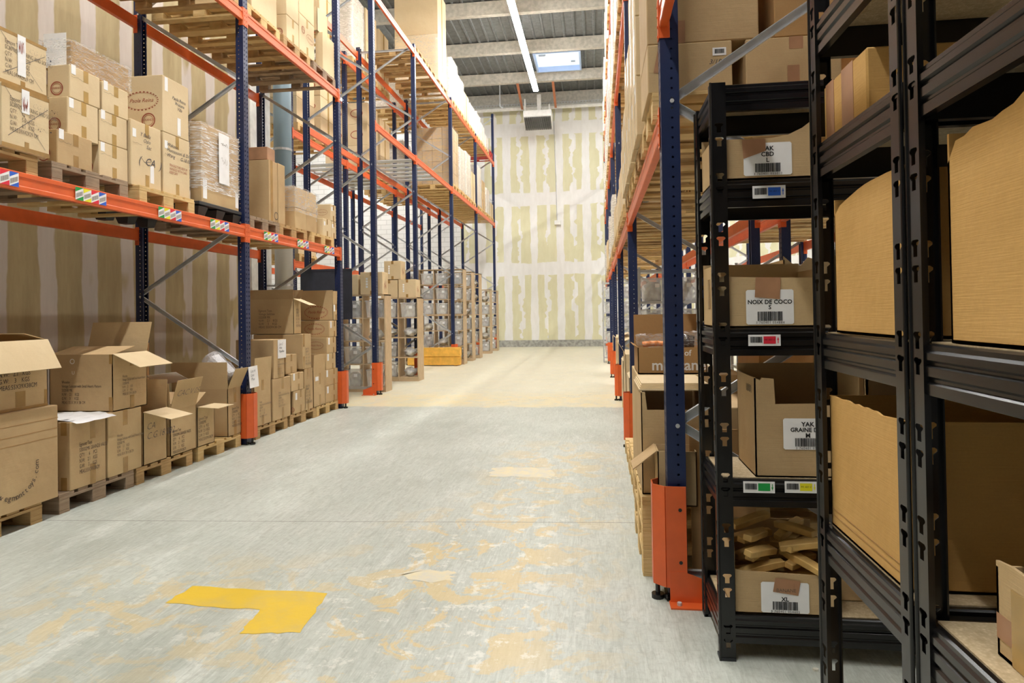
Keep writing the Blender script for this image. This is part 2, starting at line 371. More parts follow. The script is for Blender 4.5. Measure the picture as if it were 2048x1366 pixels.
def logo(mb, F, cx, cy, wd):                 # hand lettered name in a dashed oval
    ring(mb, F, cx, cy, wd*.5, wd*.26, wd*.03, 56, dash=True); ring(mb, F, cx, cy, wd*.45, wd*.225, wd*.006, 40)
    write(mb, F, 'Paola Reina', cx, cy+wd*.085, wd*.15, .35, 'CENTER')
def stamp(mb, F, cx, cy, r):
    ring(mb, F, cx, cy, r, r, r*.16, 24); write(mb, F, 'GRANDE', cx, cy+r*.25, r*.42, 0, 'CENTER'); ring(mb, F, cx, cy, r*.72, r*.72, r*.06, 20)

# ------------------------------------------------------------------ cardboard boxes
def cbox(b, label, mat='cardboard', group=None, rz=0, bevel=.005, name='cardboard_box', cat='box', mats=None):
    x0, x1, y0, y1, z0, z1 = b; o = ((x0+x1)/2, (y0+y1)/2, z0)
    rt = solo(name, MB().box(*b), mats or mat, label, cat, group, o, bevel)
    rt['b'] = list(b)
    return rt
def B(rt): return tuple(rt['b'])
def tape_on(rt, sides=('+X',), wd=.05, tab=.12, mat='tape', full=False, cx=.5):
    b = B(rt)
    for s in sides:
        F = face(b, s); c = F.w*cx; t = min(tab, F.h*.36)
        for a_, e_ in (((0, F.h),) if s == 'top' or full else ((0, t), (F.h-t, F.h))):
            part('tape', patch(MB(), F, c-wd/2, a_, c+wd/2, e_), mat, rt)
def sticker(rt, side, fx, fy, wd, ht, mat='paper', name='sticker'):
    F = face(B(rt), side); mb = MB(); patch(mb, F, F.w*fx, F.h*fy, F.w*fx+wd, F.h*fy+ht, .0016); return part(name, mb, mat, rt)
def finish(rt, rz=0):
    if rz: rt.rotation_euler = (0, 0, rz)
    return rt
def obox(b, label, flaps=(), mat='cardboard', group=None, th=.006, cuts=None, inner='cardboard_inner', fill=None):
    """open carton: walls and bottom; flaps = ((side, angle out from upright in degrees, length), ...)"""
    x0, x1, y0, y1, z0, z1 = b; o = ((x0+x1)/2, (y0+y1)/2, z0); mb = MB()
    mb.box(x0, x1, y0, y1, z0, z0+th)
    zz = {'-X': z1, '+X': z1, '-Y': z1, '+Y': z1}; zz.update(cuts or {})
    def wall(side):
        prof = zz[side]; ax = 'Y' if 'X' in side else 'X'
        a, c = (y0, y1) if ax == 'Y' else (x0, x1)
        if not isinstance(prof, (list, tuple)): prof = [(0, prof), (1, prof)]
        top = [(a+(c-a)*f, z) for f, z in prof]; pl = [(a, z0)]+top+[(c, z0)]
        if side == '-X': mb.prism([(u, v) for u, v in pl], x0, x0+th, 0)
        if side == '+X': mb.prism([(u, v) for u, v in pl], x1-th, x1, 0)
        if side == '-Y': mb.prism([(u, v) for u, v in pl], y0, y0+th, 1)
        if side == '+Y': mb.prism([(u, v) for u, v in pl], y1-th, y1, 1)
    for s in zz: wall(s)
    rt = solo('cardboard_box', mb, mat, label, 'box', group, o); rt['b'] = list(b)
    for side, ang, ln in flaps:
        a = math.radians(ang); c, s = math.cos(a)*ln, math.sin(a)*ln; fm = MB(); t = .005
        if side == '-Y': fm.obox((x0, y0, z1), (x1-x0, 0, 0), (0, -s, c), (0, math.cos(a)*t, math.sin(a)*t))
        if side == '+Y': fm.obox((x0, y1, z1), (x1-x0, 0, 0), (0, s, c), (0, -math.cos(a)*t, math.sin(a)*t))
        if side == '+X': fm.obox((x1, y0, z1), (0, y1-y0, 0), (s, 0, c), (-math.cos(a)*t, 0, math.sin(a)*t))
        if side == '-X': fm.obox((x0, y0, z1), (0, y1-y0, 0), (-s, 0, c), (math.cos(a)*t, 0, math.sin(a)*t))
        part('flap', fm, 'cardboard_pale_lit' if side == '+X' and ang > 60 else mat, rt)
    return rt
def LB(xc, xf, yb, yt, X=-3.98, xl=None, depth=.6, zb=None, gap=.004):
    """box bounds on the left row: aisle face on plane X, near bottom corner at xc,yb, far edge xf, near top yt; xl = left end of the near face"""
    p = onX(xc, yb, X); z0 = p.z if zb is None else zb; y0 = onX(xc, (yb+yt)/2, X).y; y1 = onX(xf, (yb+yt)/2, X).y-gap; z1 = onX(xc, yt, X).z
    for a_, e_ in ((3.45, 6.975), (7.17, 9.775)):
        if a_-.2 < (y0+y1)/2 < e_+.1: y0 = max(y0, a_); y1 = min(y1, e_)
    x0 = onY(xl, (yb+yt)/2, y0).x if xl is not None else X-depth
    return (x0, X, y0, y1, z0, z1)
def top(rt): return rt['b'][5]

# ------------------------------------------------------------------ pallets
def pallet_proto(wd, dp, mat, name='wooden_pallet'):     # dp along X, wd along Y, origin bottom centre
    rt = link(name, None); D = MB()
    for i in range(5):
        y = -wd/2+.0725+(wd-.145)*i/4; hw = .0725 if i % 2 == 0 else .05
        D.box(-dp/2+R.uniform(0, .006), dp/2-R.uniform(0, .006), y-hw, y+hw, .122, .144)
    for x in (-dp/2+.0725, 0, dp/2-.0725): D.box(x-.0725, x+.0725, -wd/2, wd/2, .10, .1215)
    link('deck', D.mesh('deck', mat, bevel=.002), rt)
    for y, hw in ((-wd/2+.05, .05), (0, .0725), (wd/2-.05, .05)):
        link('skid', MB().box(-dp/2, dp/2, y-hw, y+hw, 0, .022).mesh('skid', mat, bevel=.002), rt)
        for x in (-dp/2+.0725, 0, dp/2-.0725):
            link('block', MB().box(x-.0725, x+.0725, y-hw, y+hw, .0222, .0998).mesh('block', mat, bevel=.003), rt)
    return rt
PAL = {}
def pallet(x, y, z, label, kind='pallet_wood', wd=.8, dp=1.2, group='wooden pallets', rz=0):
    key = (kind, wd, dp)
    if key not in PAL:
        rt = pallet_proto(wd, dp, kind); PAL[key] = rt; rt.location = (x, y, z); rt.rotation_euler = (0, 0, rz); tag(rt, label, 'pallet', group); return rt
    return dup(PAL[key], (x, y, z), label, group, rz)

# ------------------------------------------------------------------ pallet racking
RACK = {}
def holed(bm, o, r, u, wd, z0, z1, pitch, cx, rad, nseg=8, sq=1.0):
    """strip of cells with one octagonal hole each, from z0 to z1; o+r*.. is the strip direction"""
    o, r, u = Vector(o), Vector(r), Vector(u); n = int((z1-z0)/pitch); rows = {}
    def V(x, z):
        k = (round(x, 5), round(z, 5))
        if k not in rows: rows[k] = bm.verts.new(o+r*x+u*z)
        return rows[k]
    for i in range(n):
        a = z0+i*pitch; b = a+pitch; c = (a+b)/2
        outer = [(wd, c), (wd, b), (cx, b), (0, b), (0, c), (0, a), (cx, a), (wd, a)]
        inner = [(cx+rad*math.cos(PI/4*k), c+sq*rad*math.sin(PI/4*k)) for k in range(8)]
        for k in range(8):
            bm.faces.new([V(*outer[k]), V(*outer[(k+1) % 8]), V(*inner[(k+1) % 8]), V(*inner[k])])
def upright_mesh(h, s):        # s = +1: the row lies on the +X side of its front; origin at the front face centre
    key = ('upright', h, s)
    if key in RACK: return RACK[key]
    bm = bmesh.new(); z1 = int(h/.05)*.05
    for i in range(2): holed(bm, (0, -.05+.05*i, 0), (0, 1, 0), (0, 0, 1), .05, .1, z1, .05, .025, .0075, sq=1.7)
    for y in (-.05, .05): holed(bm, (0, y, 0), (s, 0, 0), (0, 0, 1), .09, .1, z1, .05, .055, .0065)
    for y in (-.05, .05):     # return lips at the back, foot of the profile
        d = .02 if y < 0 else -.02
        bm.faces.new([bm.verts.new(q) for q in ((s*.09, y, .1), (s*.09, y+d, .1), (s*.09, y+d, z1), (s*.09, y, z1))])
    for q in (((0, -.05, 0), (0, .05, 0), (0, .05, .1), (0, -.05, .1)), ((0, -.05, 0), (0, -.05, .1), (s*.09, -.05, .1), (s*.09, -.05, 0)), ((0, .05, 0), (0, .05, .1), (s*.09, .05, .1), (s*.09, .05, 0))):
        bm.faces.new([bm.verts.new(p) for p in q])
    bmesh.ops.remove_doubles(bm, verts=bm.verts, dist=.0004); bmesh.ops.recalc_face_normals(bm, faces=bm.faces)
    bmesh.ops.solidify(bm, geom=bm.faces[:], thickness=.0022)
    me = bpy.data.meshes.new('upright'); bm.to_mesh(me); bm.free(); me.materials.append(MATS['navy_paint']); RACK[key] = me; return me
def beam_mesh(L, s):           # along +Y from 0 to L, outer face at x=0, bottom at z=0
    key = ('beam', round(L, 3), s)
    if key not in RACK:
        pr = [(0, .004), (0, .03), (.006, .036), (.006, .092), (0, .098), (0, .126), (.004, .13), (.042, .13), (.045, .126), (.045, .004), (.042, 0), (.004, 0)]
        RACK[key] = MB().prism([(s*u-s*.002, v) for u, v in pr], 0, L, 1).mesh('beam', 'orange_paint')
    return RACK[key]
def connector_mesh(s, e):      # e=+1: sits at the beam's start and wraps the upright towards -Y
    key = ('con', s, e)
    if key not in RACK:
        m_ = MB(); f = -s*.002
        m_.box(*sorted((f, f-s*.005)), *sorted((0, -e*.055)), -.055, .155)
        m_.box(*sorted((f, s*.05)), *sorted((-e*.001, e*.004)), -.055, .155)
        for z in (-.035, .015, .065, .115): m_.cyl((f-s*.004, -e*.03, z), (f-s*.009, -e*.03, z), .008, 8)
        RACK[key] = m_.mesh('end_connector', 'orange_paint', bevel=.002)
    return RACK[key]
def brace_mesh(L):
    key = ('brace', round(L, 2))
    if key not in RACK:
        pr = [(-.022, 0), (.022, 0), (.022, .024), (.0195, .024), (.0195, .0025), (-.0195, .0025), (-.0195, .024), (-.022, .024)]
        RACK[key] = MB().prism(pr, 0, L, 1).mesh('brace', 'galvanised')   # u = X across, v = Z depth
    return RACK[key]
def brace(rt, x0, z0, x1, z1, y, flip=1):
    a, b = Vector((x0, y, z0)), Vector((x1, y, z1)); d = b-a; L = d.length
    o = link('brace', brace_mesh(L), rt); yv = d.normalized(); zv = Vector((0, -flip, 0)); xv = yv.cross(zv)
    M = Matrix((xv, yv, zv)).transposed().to_4x4(); M.translation = a-root_of(rt).location; o.matrix_local = M; return o
def rack(name, xf, s, depth, frames, levels, label, group='pallet racks', skip_bays=()):
    """frames = [(Y, height), ...]; levels = per bay list of beam bottoms"""
    rt = empty(name, (xf, frames[0][0], 0), label, 'rack', group); O = rt.location; xr = xf+s*depth
    for Y, h in frames:
        for x, ss in ((xf, s), (xr, -s)):
            u = link('upright', upright_mesh(h, ss), rt); u.location = Vector((x, Y, 0))-O
            f = part('foot', MB().box(*sorted((x-ss*.015, x+ss*.125)), Y-.075, Y+.075, 0, .008).cyl((x-ss*.01, Y-.055, .008), (x-ss*.01, Y-.055, .03), .014, 8), 'black_paint', u)
        xa, xb = xf+s*.055, xr-s*.055; bolts = MB()
        for z in (.12, h-.12): brace(rt, xf+s*.07, z, xr-s*.07, z, Y-.012, 1)
        z = .88; k = 0; lo = .06
        brace(rt, xa, .88, xb, .10, Y-.012)
        while z+1.6 < h:
            brace(rt, xa, z, xb, z+.8, Y-.012); brace(rt, xb, z+.84, xa, z+1.62, Y-.012); z += 1.64
        zz = .87
        while zz < h:
            bolts.cyl((xa, Y-.056, zz), (xa, Y-.048, zz), .011, 8); bolts.cyl((xb, Y-.056, zz+.82), (xb, Y-.048, zz+.82), .011, 8); zz += 1.64
        part('bolts', bolts, 'galvanised', rt)
    for (a, b, lv) in zip(frames, frames[1:], levels):
        y0, y1 = a[0]+.052, b[0]-.052
        for z in lv:
            for x, ss in ((xf, s), (xr, -s)):
                q = link('beam', beam_mesh(y1-y0, ss), rt); q.location = Vector((x, y0, z))-O
                for e, y in ((1, 0), (-1, y1-y0)):
                    c_ = link('end_connector', connector_mesh(ss, e), q); c_.location = (0, y, 0)
    return rt
GUARD = {}
def guard(x, y, s, label, foot=False, h=.5):
    key = (s, foot)
    loc = (x, y, 0)
    if key in GUARD: return dup(GUARD[key], loc, label, 'orange upright guards')
    rt = empty('upright_guard', loc, label, 'guard', 'orange upright guards'); GUARD[key] = rt
    pl = [(s*.085, -.085), (-s*.015, -.085), (-s*.07, -.035), (-s*.07, .045), (-s*.03, .085), (s*.05, .085)]; t_ = .006; m_ = MB()
    for (ax, ay), (bx, by) in zip(pl, pl[1:]):
        d = Vector((bx-ax, by-ay, 0)); n = Vector((-d.y, d.x, 0)).normalized()
        if n.dot(Vector((ax+bx, ay+by, 0))/2-Vector((s*.04, 0, 0))) < 0: n = -n
        m_.obox(Vector((ax, ay, .075))+Vector(loc), d, n*t_, (0, 0, h))
    m_.obox(Vector((s*.085, -.085, .0))+Vector(loc), (-s*.03, 0, 0), (0, .006, 0), (0, 0, .09))
    part('shield', m_, 'orange_paint', rt)
    for z in (.20, .46): part('bolt_hole', MB().cyl((x+s*.055, y-.0935, z), (x+s*.055, y-.0885, z), .009, 10), 'black_paint', rt)
    part('adjuster_foot', MB().cyl((x-s*.055, y-.03, 0), (x-s*.055, y-.03, .022), .032, 12).cyl((x-s*.055, y-.03, .02), (x-s*.055, y-.03, .08), .012, 8), 'black_paint', rt)
    if foot:
        m_ = MB(); m_.obox(Vector((-s*.005, -.165, 0))+Vector(loc), (s*.26, 0, 0), (0, .085, 0), (0, 0, .007))
        m_.prism([(x+s*.0, .007), (x+s*.25, .007), (x+s*.25, .09), (x+s*.07, .155), (x+s*.0, .155)], y-.095, y-.088, 1)
        part('floor_bracket', m_, 'orange_paint', rt)
        part('anchor_bolt', MB().cyl((x+s*.04, y-.13, .007), (x+s*.04, y-.13, .022), .012, 6), 'galvanised', rt)
    return rt

# ------------------------------------------------------------------ the hall
XL, XR, DEP = -3.94, .336, 1.35
mb = MB(); mb.box(-16, 9, -8, 27.3, -.2, 0)
def paint(px, mi, n=7, amp=.035, seed=3):
    r = random.Random(seed); pts = [onZ(x, y, 0) for x, y in px]; out = []
    for a, b in zip(pts, pts[1:]+pts[:1]):
        for i in range(n):
            p = a.lerp(b, i/n); q = 0 if i == 0 else amp
            out.append((p.x+r.uniform(-q, q), p.y+r.uniform(-q, q), .0012))
    mb.add(out, [tuple(range(len(out)))], mi)
paint([(330, 1207), (385, 1172), (655, 1187), (600, 1266), (478, 1268), (520, 1220)], 1, 8, .009)
paint([(985, 936), (1105, 935), (1105, 958), (985, 953)], 2, 7, .04, 5)
paint([(800, 1150), (850, 1140), (908, 1143), (905, 1160), (860, 1168)], 2, 6, .03, 6)
o = structure('floor', mb, ['concrete_floor', 'floor_paint_yellow', 'floor_paint_cream'], 'grey concrete floor with worn yellow paint')
structure('wall_far', MB().box(-5.6, 9.2, 27.03, 27.3, 0, 11), 'plaster_far', 'far plasterboard wall with white joint compound')
structure('wall_back_left', MB().box(-16.2, -5.6, 27.03, 27.3, 0, 11), 'block_wall', 'white block wall at the far left')
structure('wall_left', MB().box(-5.95, -5.75, -8, 10.42, 0, 11), 'plaster_left_shaded', 'left plasterboard wall behind the rack')
structure('wall_side', MB().box(-16.2, -16, 8, 27.03, 0, 11), 'block_wall', 'white block side wall')
structure('wall_right', MB().box(9, 9.2, -8, 27.03, 0, 11), 'block_wall', 'right wall of the hall')
structure('trim_1', MB().box(-5.6, 9, 26.97, 27.03, 0, .27), 'kerb', 'grey concrete kerb along the far wall')
structure('column_1', MB().box(-6.1, -5.73, 10.43, 11.12, 0, 9.99), 'column_white', 'white concrete column at the end of the left wall', .01)
mb = MB(); Y0 = 24.37
z0, th = 10.40, .02
sk = (-2.0, -.49, 22.5, 24.2)
def ribdeck(xa, xb, ya, yb):
    mb.box(xa, xb, ya, yb, z0, z0+th)
    n = int((xb-xa)/.3)
    for i in range(n):
        x = xa+(i+.5)*(xb-xa)/n; mb.prism([(x-.045, z0), (x-.025, z0-.04), (x+.025, z0-.04), (x+.045, z0)], ya, yb, 1)
ribdeck(-16, sk[0]-.06, -8, 27); ribdeck(sk[1]+.06, 9, -8, 27); ribdeck(sk[0]-.06, sk[1]+.06, -8, sk[2]-.06); ribdeck(sk[0]-.06, sk[1]+.06, sk[3]+.06, 27)
structure('ceiling', mb, 'roof_deck', 'dark corrugated metal roof deck')
k = 1
for i in range(-9, 1):
    Yp = Y0+.15+2.87*i
    structure('beam_%d' % k, MB().prism([(Yp-.09, 10.0), (Yp+.09, 10.0), (Yp+.15, 10.36), (Yp-.15, 10.36)], -16, 9, 0), 'concrete', 'concrete roof beam crossing the hall'); k += 1
structure('beam_%d' % k, MB().box(-5.5, 9, 26.78, 26.98, 9.86, 10.36), 'concrete', 'last concrete roof beam against the far wall')
fr = MB(); a, b, c, d = sk
fr.box(a-.06, a, c-.06, d+.06, 10.25, 10.5); fr.box(b, b+.06, c-.06, d+.06, 10.25, 10.5); fr.box(a, b, c-.06, c, 10.25, 10.5); fr.box(a, b, d, d+.06, 10.25, 10.5)
wn = structure('window_1', fr, 'skylight_frame', 'roof skylight with a pale blue frame')
wn2 = link('pane', MB().box(a, b, c, d, 10.44, 10.46).mesh('pane', 'daylight_pane'), wn)
link('opener', MB().box(a+.1, a+.35, c+.5, c+.55, 10.38, 10.43).box(b-.3, b-.15, d-.5, d-.45, 10.38, 10.43).mesh('opener', 'grey_steel'), wn)

def tube_line(x, z, ya, yb, em, label):
    rt = empty('led_light_line', (x, (ya+yb)/2, z), label, 'light')
    part('housing', MB().box(x-.085, x+.085, ya, yb, z+.03, z+.09), 'white_paint', rt)
    n = 10
    for i in range(n):
        y0 = ya+(yb-ya)*i/n; y1 = ya+(yb-ya)*(i+1)/n
        part('diffuser', MB().prism([(x-.095, z+.03), (x-.07, z-.015), (x+.07, z-.015), (x+.095, z+.03)], y0+.02, y1-.02, 1), em, rt)
    y = ya+1
    while y < yb: part('hanger', MB().cyl((x, y, z+.09), (x, y, 10.4), .006, 6), 'grey_steel', rt); y += 2.87
tube_line(-2.06, 9.35, -4.5, 23.6, 'tube_light', 'long white glowing light line hanging over the middle aisle')
tube_line(-9.3, 9.35, 9, 26, 'tube_light_side', 'glowing light line over the far left aisle behind the racks')
tube_line(5.2, 9.35, 1, 26, 'tube_light_side', 'glowing light line over the right hand aisle behind the racks')

# heater, straps, pipe, cable tray and pendant switch in front of the far wall
rt = empty('ceiling_heater', (-2.15, 25.7, 8.75), 'white boxed air heater with dark grille hanging before far wall', 'heater')
hx0, hx1 = -2.72, -1.63
part('casing', MB().prism([(25.35, 9.22), (26.1, 9.22), (26.1, 8.70), (25.95, 8.62), (25.35, 8.98)], hx0, hx1, 0), 'white_paint', rt, .01)
g = MB()
for i in range(26):
    x = hx0+.05+(hx1-hx0-.1)*i/25
    g.obox((x-.012, 25.37, 8.955), (.024, 0, 0), (0, .55, -.33), (0, -.03, -.045))
part('grille', g, 'heater_dark', rt)
part('bracket', MB().box(hx0+.02, hx0+.07, 25.6, 25.7, 9.2, 9.75).box(hx1-.12, hx1-.07, 25.6, 25.7, 9.2, 9.5).box(-2.2, -2.05, 25.6, 25.75, 9.2, 9.9), 'white_paint', rt)
for x in (hx0-.12, hx1+.12):
    solo('orange_strap', MB().obox((x-.04, 24.55, 10.0), (.09, 0, 0), (.0, 1.6, -.5), (0, 0, .02)), 'strap_orange', 'orange brown sloping strap %s the ceiling heater' % ('at the left of' if x < -2 else 'at the right of'), 'strap')
solo('ceiling_pipe', MB().cyl((-5.6, 26.4, 9.62), (8.9, 26.4, 9.62), .075, 14), 'column_white', 'long white horizontal pipe across the top of the far wall', 'pipe', smooth=False)
ct = MB(); ct.box(-5.6, 8.9, 26.52, 26.72, 9.78, 9.79)
for i in range(120): ct.box(-5.5+i*.12, -5.46+i*.12, 26.52, 26.53, 9.79, 9.85)
ct.box(-5.6, 8.9, 26.52, 26.53, 9.84, 9.86)
ctr = solo('cable_tray', ct, 'galvanised', 'perforated metal cable tray running above the white pipe', 'tray')
for x in (-5, -2.9, -.8, 1.3, 3.4, 5.5, 7.6): part('bracket', MB().box(x, x+.04, 26.6, 27.024, 9.765, 9.78), 'galvanised', ctr)
px = onY(1115, 445, 26.9)
solo('socket_box', MB().box(px.x-.13, px.x+.13, 26.9, 27.028, px.z-.09, px.z+.09), 'white_paint', 'small white junction box on the far wall', 'box', bevel=.008)
solo('cable', MB().tube([(px.x-.02, 26.98, px.z+.09), (px.x-.06, 26.98, 7.5), (px.x-.1, 26.98, 9.6)], .012), 'grey_steel', 'thin grey cable running down the far wall to the junction box', 'cable')
hp = onY(1000, 215, 24.6)
solo('hanging_rod', MB().cyl((hp.x, 24.6, 9.2), (hp.x, 24.6, 10.0), .02, 8).cyl((hp.x, 24.55, 9.2), (hp.x+.12, 24.5, 9.1), .03, 8), 'grey_steel', 'thin grey rod hanging from the roof beam left of the heater', 'rod')
rt = solo('drain_pipe', MB().cyl((-5.38, 10.87, 0), (-5.38, 10.87, 10), .15, 20), 'drain_pipe', 'round drain pipe, white below and blue grey above, beside the column', 'pipe', smooth=True)
for z in (1.95, 4.3, 6.5): part('clamp', MB().cyl((-5.38, 10.87, z), (-5.38, 10.87, z+.04), .158, 16).box(-5.725, -5.5, 10.85, 10.89, z, z+.03), 'grey_steel', rt)

# ------------------------------------------------------------------ racking
H = 7.45
L1, L2, L3 = 2.342, 4.81, 7.21
FA = [(3.38, H), (7.08, H), (9.87, H)]
FB = [(11.535, H), (14.303, H), (18.036, H), (21.838, H), (25.696, 9.25)]
FR = [(3.46, H), (7.18, H), (10.84, H), (14.5, H), (18.2, H), (21.9, H), (25.6, H)]
r1 = rack('pallet_rack', XL, -1, DEP, FA, [[L1, L2], [L1, L2]], 'navy and orange pallet rack at the near left, against the plasterboard wall')
r2 = rack('pallet_rack', XL, -1, DEP, FB, [[L2, L3]]*4, 'navy and orange pallet rack on the left beyond the gap, shelves at its foot')
r3 = rack('pallet_rack', -6.95, 1, DEP, [(11.7, H), (14.45, H), (18.2, H), (22, H), (25.7, H)], [[L1, L2, L3]]*4, 'navy and orange pallet rack behind the far left rack, before the white block wall')
rr = rack('pallet_rack', XR, 1, DEP, FR, [[L1, L2, L3]]*6, 'navy and orange pallet rack along the right side of the aisle')
r5 = rack('pallet_rack', 3.25, -1, DEP, FR, [[L1, L2]]*6, 'navy and orange pallet rack behind the right hand rack, seen through it')
# bay of the right rack reaching towards the camera, above the black shelving
O = rr.location
for x, ss in ((XR, 1), (XR+DEP, -1)):
    q = link('beam', beam_mesh(3.6, ss), rr); q.location = Vector((x, -.192, 2.885))-O
    for e, y in ((1, 0), (-1, 3.6)):
        c_ = link('end_connector', connector_mesh(ss, e), q); c_.location = (0, y, 0)
    u = link('upright', upright_mesh(H, ss), rr); u.location = Vector((x, -.245, 0))-O
for i, (Yf, nm) in enumerate(((7.08, 'second from the camera on the left'), (9.87, 'at the end of the near left rack, before the gap'))):
    guard(XL, Yf, -1, 'orange upright guard %s' % nm)
guard(XL, 11.535, -1, 'orange upright guard with foot bracket at the start of the far left rack', True)
for Yf, nm in ((14.303, 'beside the cubby shelf topped with cartons'), (18.036, 'at the end of the yellow rail'), (21.838, 'beyond the yellow rail on the left'), (25.696, 'nearest the far wall on the left')):
    guard(XL, Yf, -1, 'orange upright guard %s' % nm)
guard(XR, 3.46, 1, 'large orange upright guard with foot bracket beside the black shelving', True)
for Yf, nm in ((7.18, 'second from the camera on the right'), (10.84, 'third from the camera on the right'), (14.5, 'fourth from the camera on the right'), (18.2, 'fifth from the camera on the right'), (21.9, 'sixth from the camera on the right')):
    guard(XR, Yf, 1, 'orange upright guard %s' % nm)
# four colour location stickers on the first beam of the near left rack
def beam_stickers(px0, px1, i):
    zb = L1+.02; z1 = L1+.118; x = XL+.004
    y0 = onX(px0, 415+.21*px0*.3, XL).y; y1 = onX(px1, 415, XL).y
    F = Face((x, y0, zb), (0, 1, 0), (0, 0, 1), y1-y0, z1-zb); m_ = MB(); wq = F.w/4
    for k_ in range(4):
        a_ = wq*k_; b_ = a_+wq*.97
        patch(m_, F, a_, 0, b_, F.h, .0012, 0)
        poly(m_, F, [(a_, F.h*.62), (b_, F.h), (a_, F.h)], .0018, k_+1); poly(m_, F, [(a_, 0), (b_, 0), (b_, F.h*.36)], .0018, k_+1)
        for j in range(9):
            xa = a_+(b_-a_)*(.08+.095*j); poly(m_, F, [(xa, F.h*(.16+.03*j)), (xa+.004, F.h*(.16+.03*j)), (xa+.004, F.h*(.5+.03*j)), (xa, F.h*(.5+.03*j))], .0018, 5)
    link('location_sticker', m_.mesh('location_sticker', ['paper', 'label_green', 'label_yellow', 'label_red', 'label_blue', 'print_soft'], r1.location), r1)
for i, (a, b) in enumerate(((-42, 37), (150, 212), (316, 362), (420, 457), (527, 555), (594, 616), (648, 667))): beam_stickers(a, b, i)
# metal deck panels lying on the beams
def deck(x0, x1, y0, y1, z, label):
    m_ = MB(); n = int((y1-y0)/.40)
    for i in range(n):
        y = y0+(y1-y0)*(i+.5)/n; m_.box(x0, x1, y-.12, y+.12, z, z+.025)
    m_.box(x0+.02, x0+.06, y0, y1, z+.0252, z+.03); m_.box(x1-.06, x1-.02, y0, y1, z+.0252, z+.03)
    solo('shelf_deck', m_, 'galvanised', label, 'deck')
deck(-5.24, -3.99, 14.5, 17.1, L2+.131, 'slatted galvanised deck on the first beam level of the far left rack')
deck(-6.9, -5.65, 14.6, 18.0, L2+.131, 'slatted galvanised deck on the rack behind the far left rack')
part('side_panel', MB().box(-5.26, -4.3, 11.25, 11.262, 1.36, 2.26).box(-5.26, -4.3, 11.24, 11.27, 2.23, 2.26), 'dark_metal', r2)
solo('yellow_rail', MB().box(-5.2, -3.72, 17.68, 17.86, .02, .25).box(-5.2, -3.72, 17.66, 17.88, .254, .50).box(-5.1, -5.0, 17.7, 17.85, 0, .02).box(-3.9, -3.8, 17.7, 17.85, 0, .02), 'yellow_rail', 'yellow double timber barrier across the foot of the left rack', 'barrier', bevel=.008)

# ------------------------------------------------------------------ near left rack: floor level
PT = .1455
ORD = ['first', 'second', 'third', 'fourth', 'fifth', 'sixth', 'seventh', 'eighth', 'ninth', 'tenth', 'eleventh', 'twelfth']
for i, (ya, kd) in enumerate(((3.50, 'pallet_wood'), (4.45, 'pallet_grey'), (5.28, 'pallet_wood'), (6.17, 'pallet_pale'), (7.30, 'pallet_wood'), (8.17, 'pallet_wood'), (8.98, 'pallet_pale'))):
    pallet(-4.58, ya+.4, 0, '%s wooden pallet on the floor along the left aisle edge, counted from the camera' % ORD[i], kd, group='floor pallets along the left')

def spec(rt, side, lines, u, v, size, mat='print_dark', sx=.8, sl=1.0):
    F = face(B(rt), side); mb = MB(); write(mb, F, lines, F.w*u, F.h*v, size, sx=sx, sl=sl); return part('printed_text', mb, mat, rt)
def hand(rt, side, s, u, v, size, mat='pen', shear=.35, F=None):
    F = F or face(B(rt), side); mb = MB(); write(mb, F, s, F.w*u, F.h*v, size, shear, thin=-.0016 if size > .05 else 0); return part('handwriting', mb, mat, rt)
WOODEN = 'Wooden\nVintage Suitcase with Small Hearts Pattern\n532008 MK\nN.W:    2.1    KGS\nG.W:    3      KGS\nMEAS: 55 X 39 X 38 CM'
GRANDE = 'Egmont Toys\n530002MK GRANDE VALISE\nQTY:      6     PCS\nN.W:    2.1    KGS\nG.W:     3     KGS\nMEAS:55X39X38CM'
SCB = 'Egmont Toys\nSC80TMK-2 STRING AND SOUND\nQTY:     12    SETS\nN.W:     5.6   KGS\nG.W:     6.1   KGS\nMEAS:59X42X29 CM'
SHORT = 'Egmont Toys\n530002MK\nQTY:   6   PCS\nN.W:  2.1  KGS\nG.W:  3   KGS\nMEAS:55X39X38CM'

p = onX(112, 810, -3.95); q = onX(117, 981, -3.95)
a1 = cbox((-4.95, -3.95, 3.46, q.y, PT, p.z), 'largest cardboard box at the left picture edge, web address printed in a curve', 'cardboard')
F = face(B(a1), '+X'); mb = MB()
for z_ in (.86, .75, .66): patch(mb, F, 0, F.h*z_, F.w, F.h*z_+.004, .0012)
part('fold_line', mb, 'cardboard_brown', a1)
mb = MB(); S = 'www.egmonttoys.com'; cc = onX(28, 958, -3.95); cu, cv = cc.y-q.y+F.w, cc.z-PT+.055
for i, ch in enumerate(S):
    an = math.radians(-148+i*8.6); write(mb, F, ch, cu+.155*math.cos(an), cv+.155*math.sin(an), .056, rot=an+PI/2)
part('printed_text', mb, 'print_dark', a1)
r_ = onX(93, 679, -3.99)
b2 = obox((-4.6, -3.99, 3.45, onX(95, 740, -3.99).y, top(a1)+.002, r_.z), 'cardboard box with one lid flap hanging down, on the largest box', (('+X', 152, .235), ('-Y', -80, .2), ('+Y', -75, .2)))
F = face(B(b2), '+X'); mb = MB(); write(mb, F, 'Egmont Toys\n530002MK\nQTY:    6    PCS\nN.W:   2.1   KGS\nG.W:    3    KGS\nMEAS:55X39X38CM', F.w-.40, F.h-.07, .045, sx=.8); part('printed_text', mb, 'print_dark', b2)
for q_ in ((F.w-.27, .021, F.w-.19, .13), (0, 0, F.w, .02), (F.w-.03, .021, F.w-.005, .12)): part('tape', patch(MB(), F, *q_), 'tape', b2)
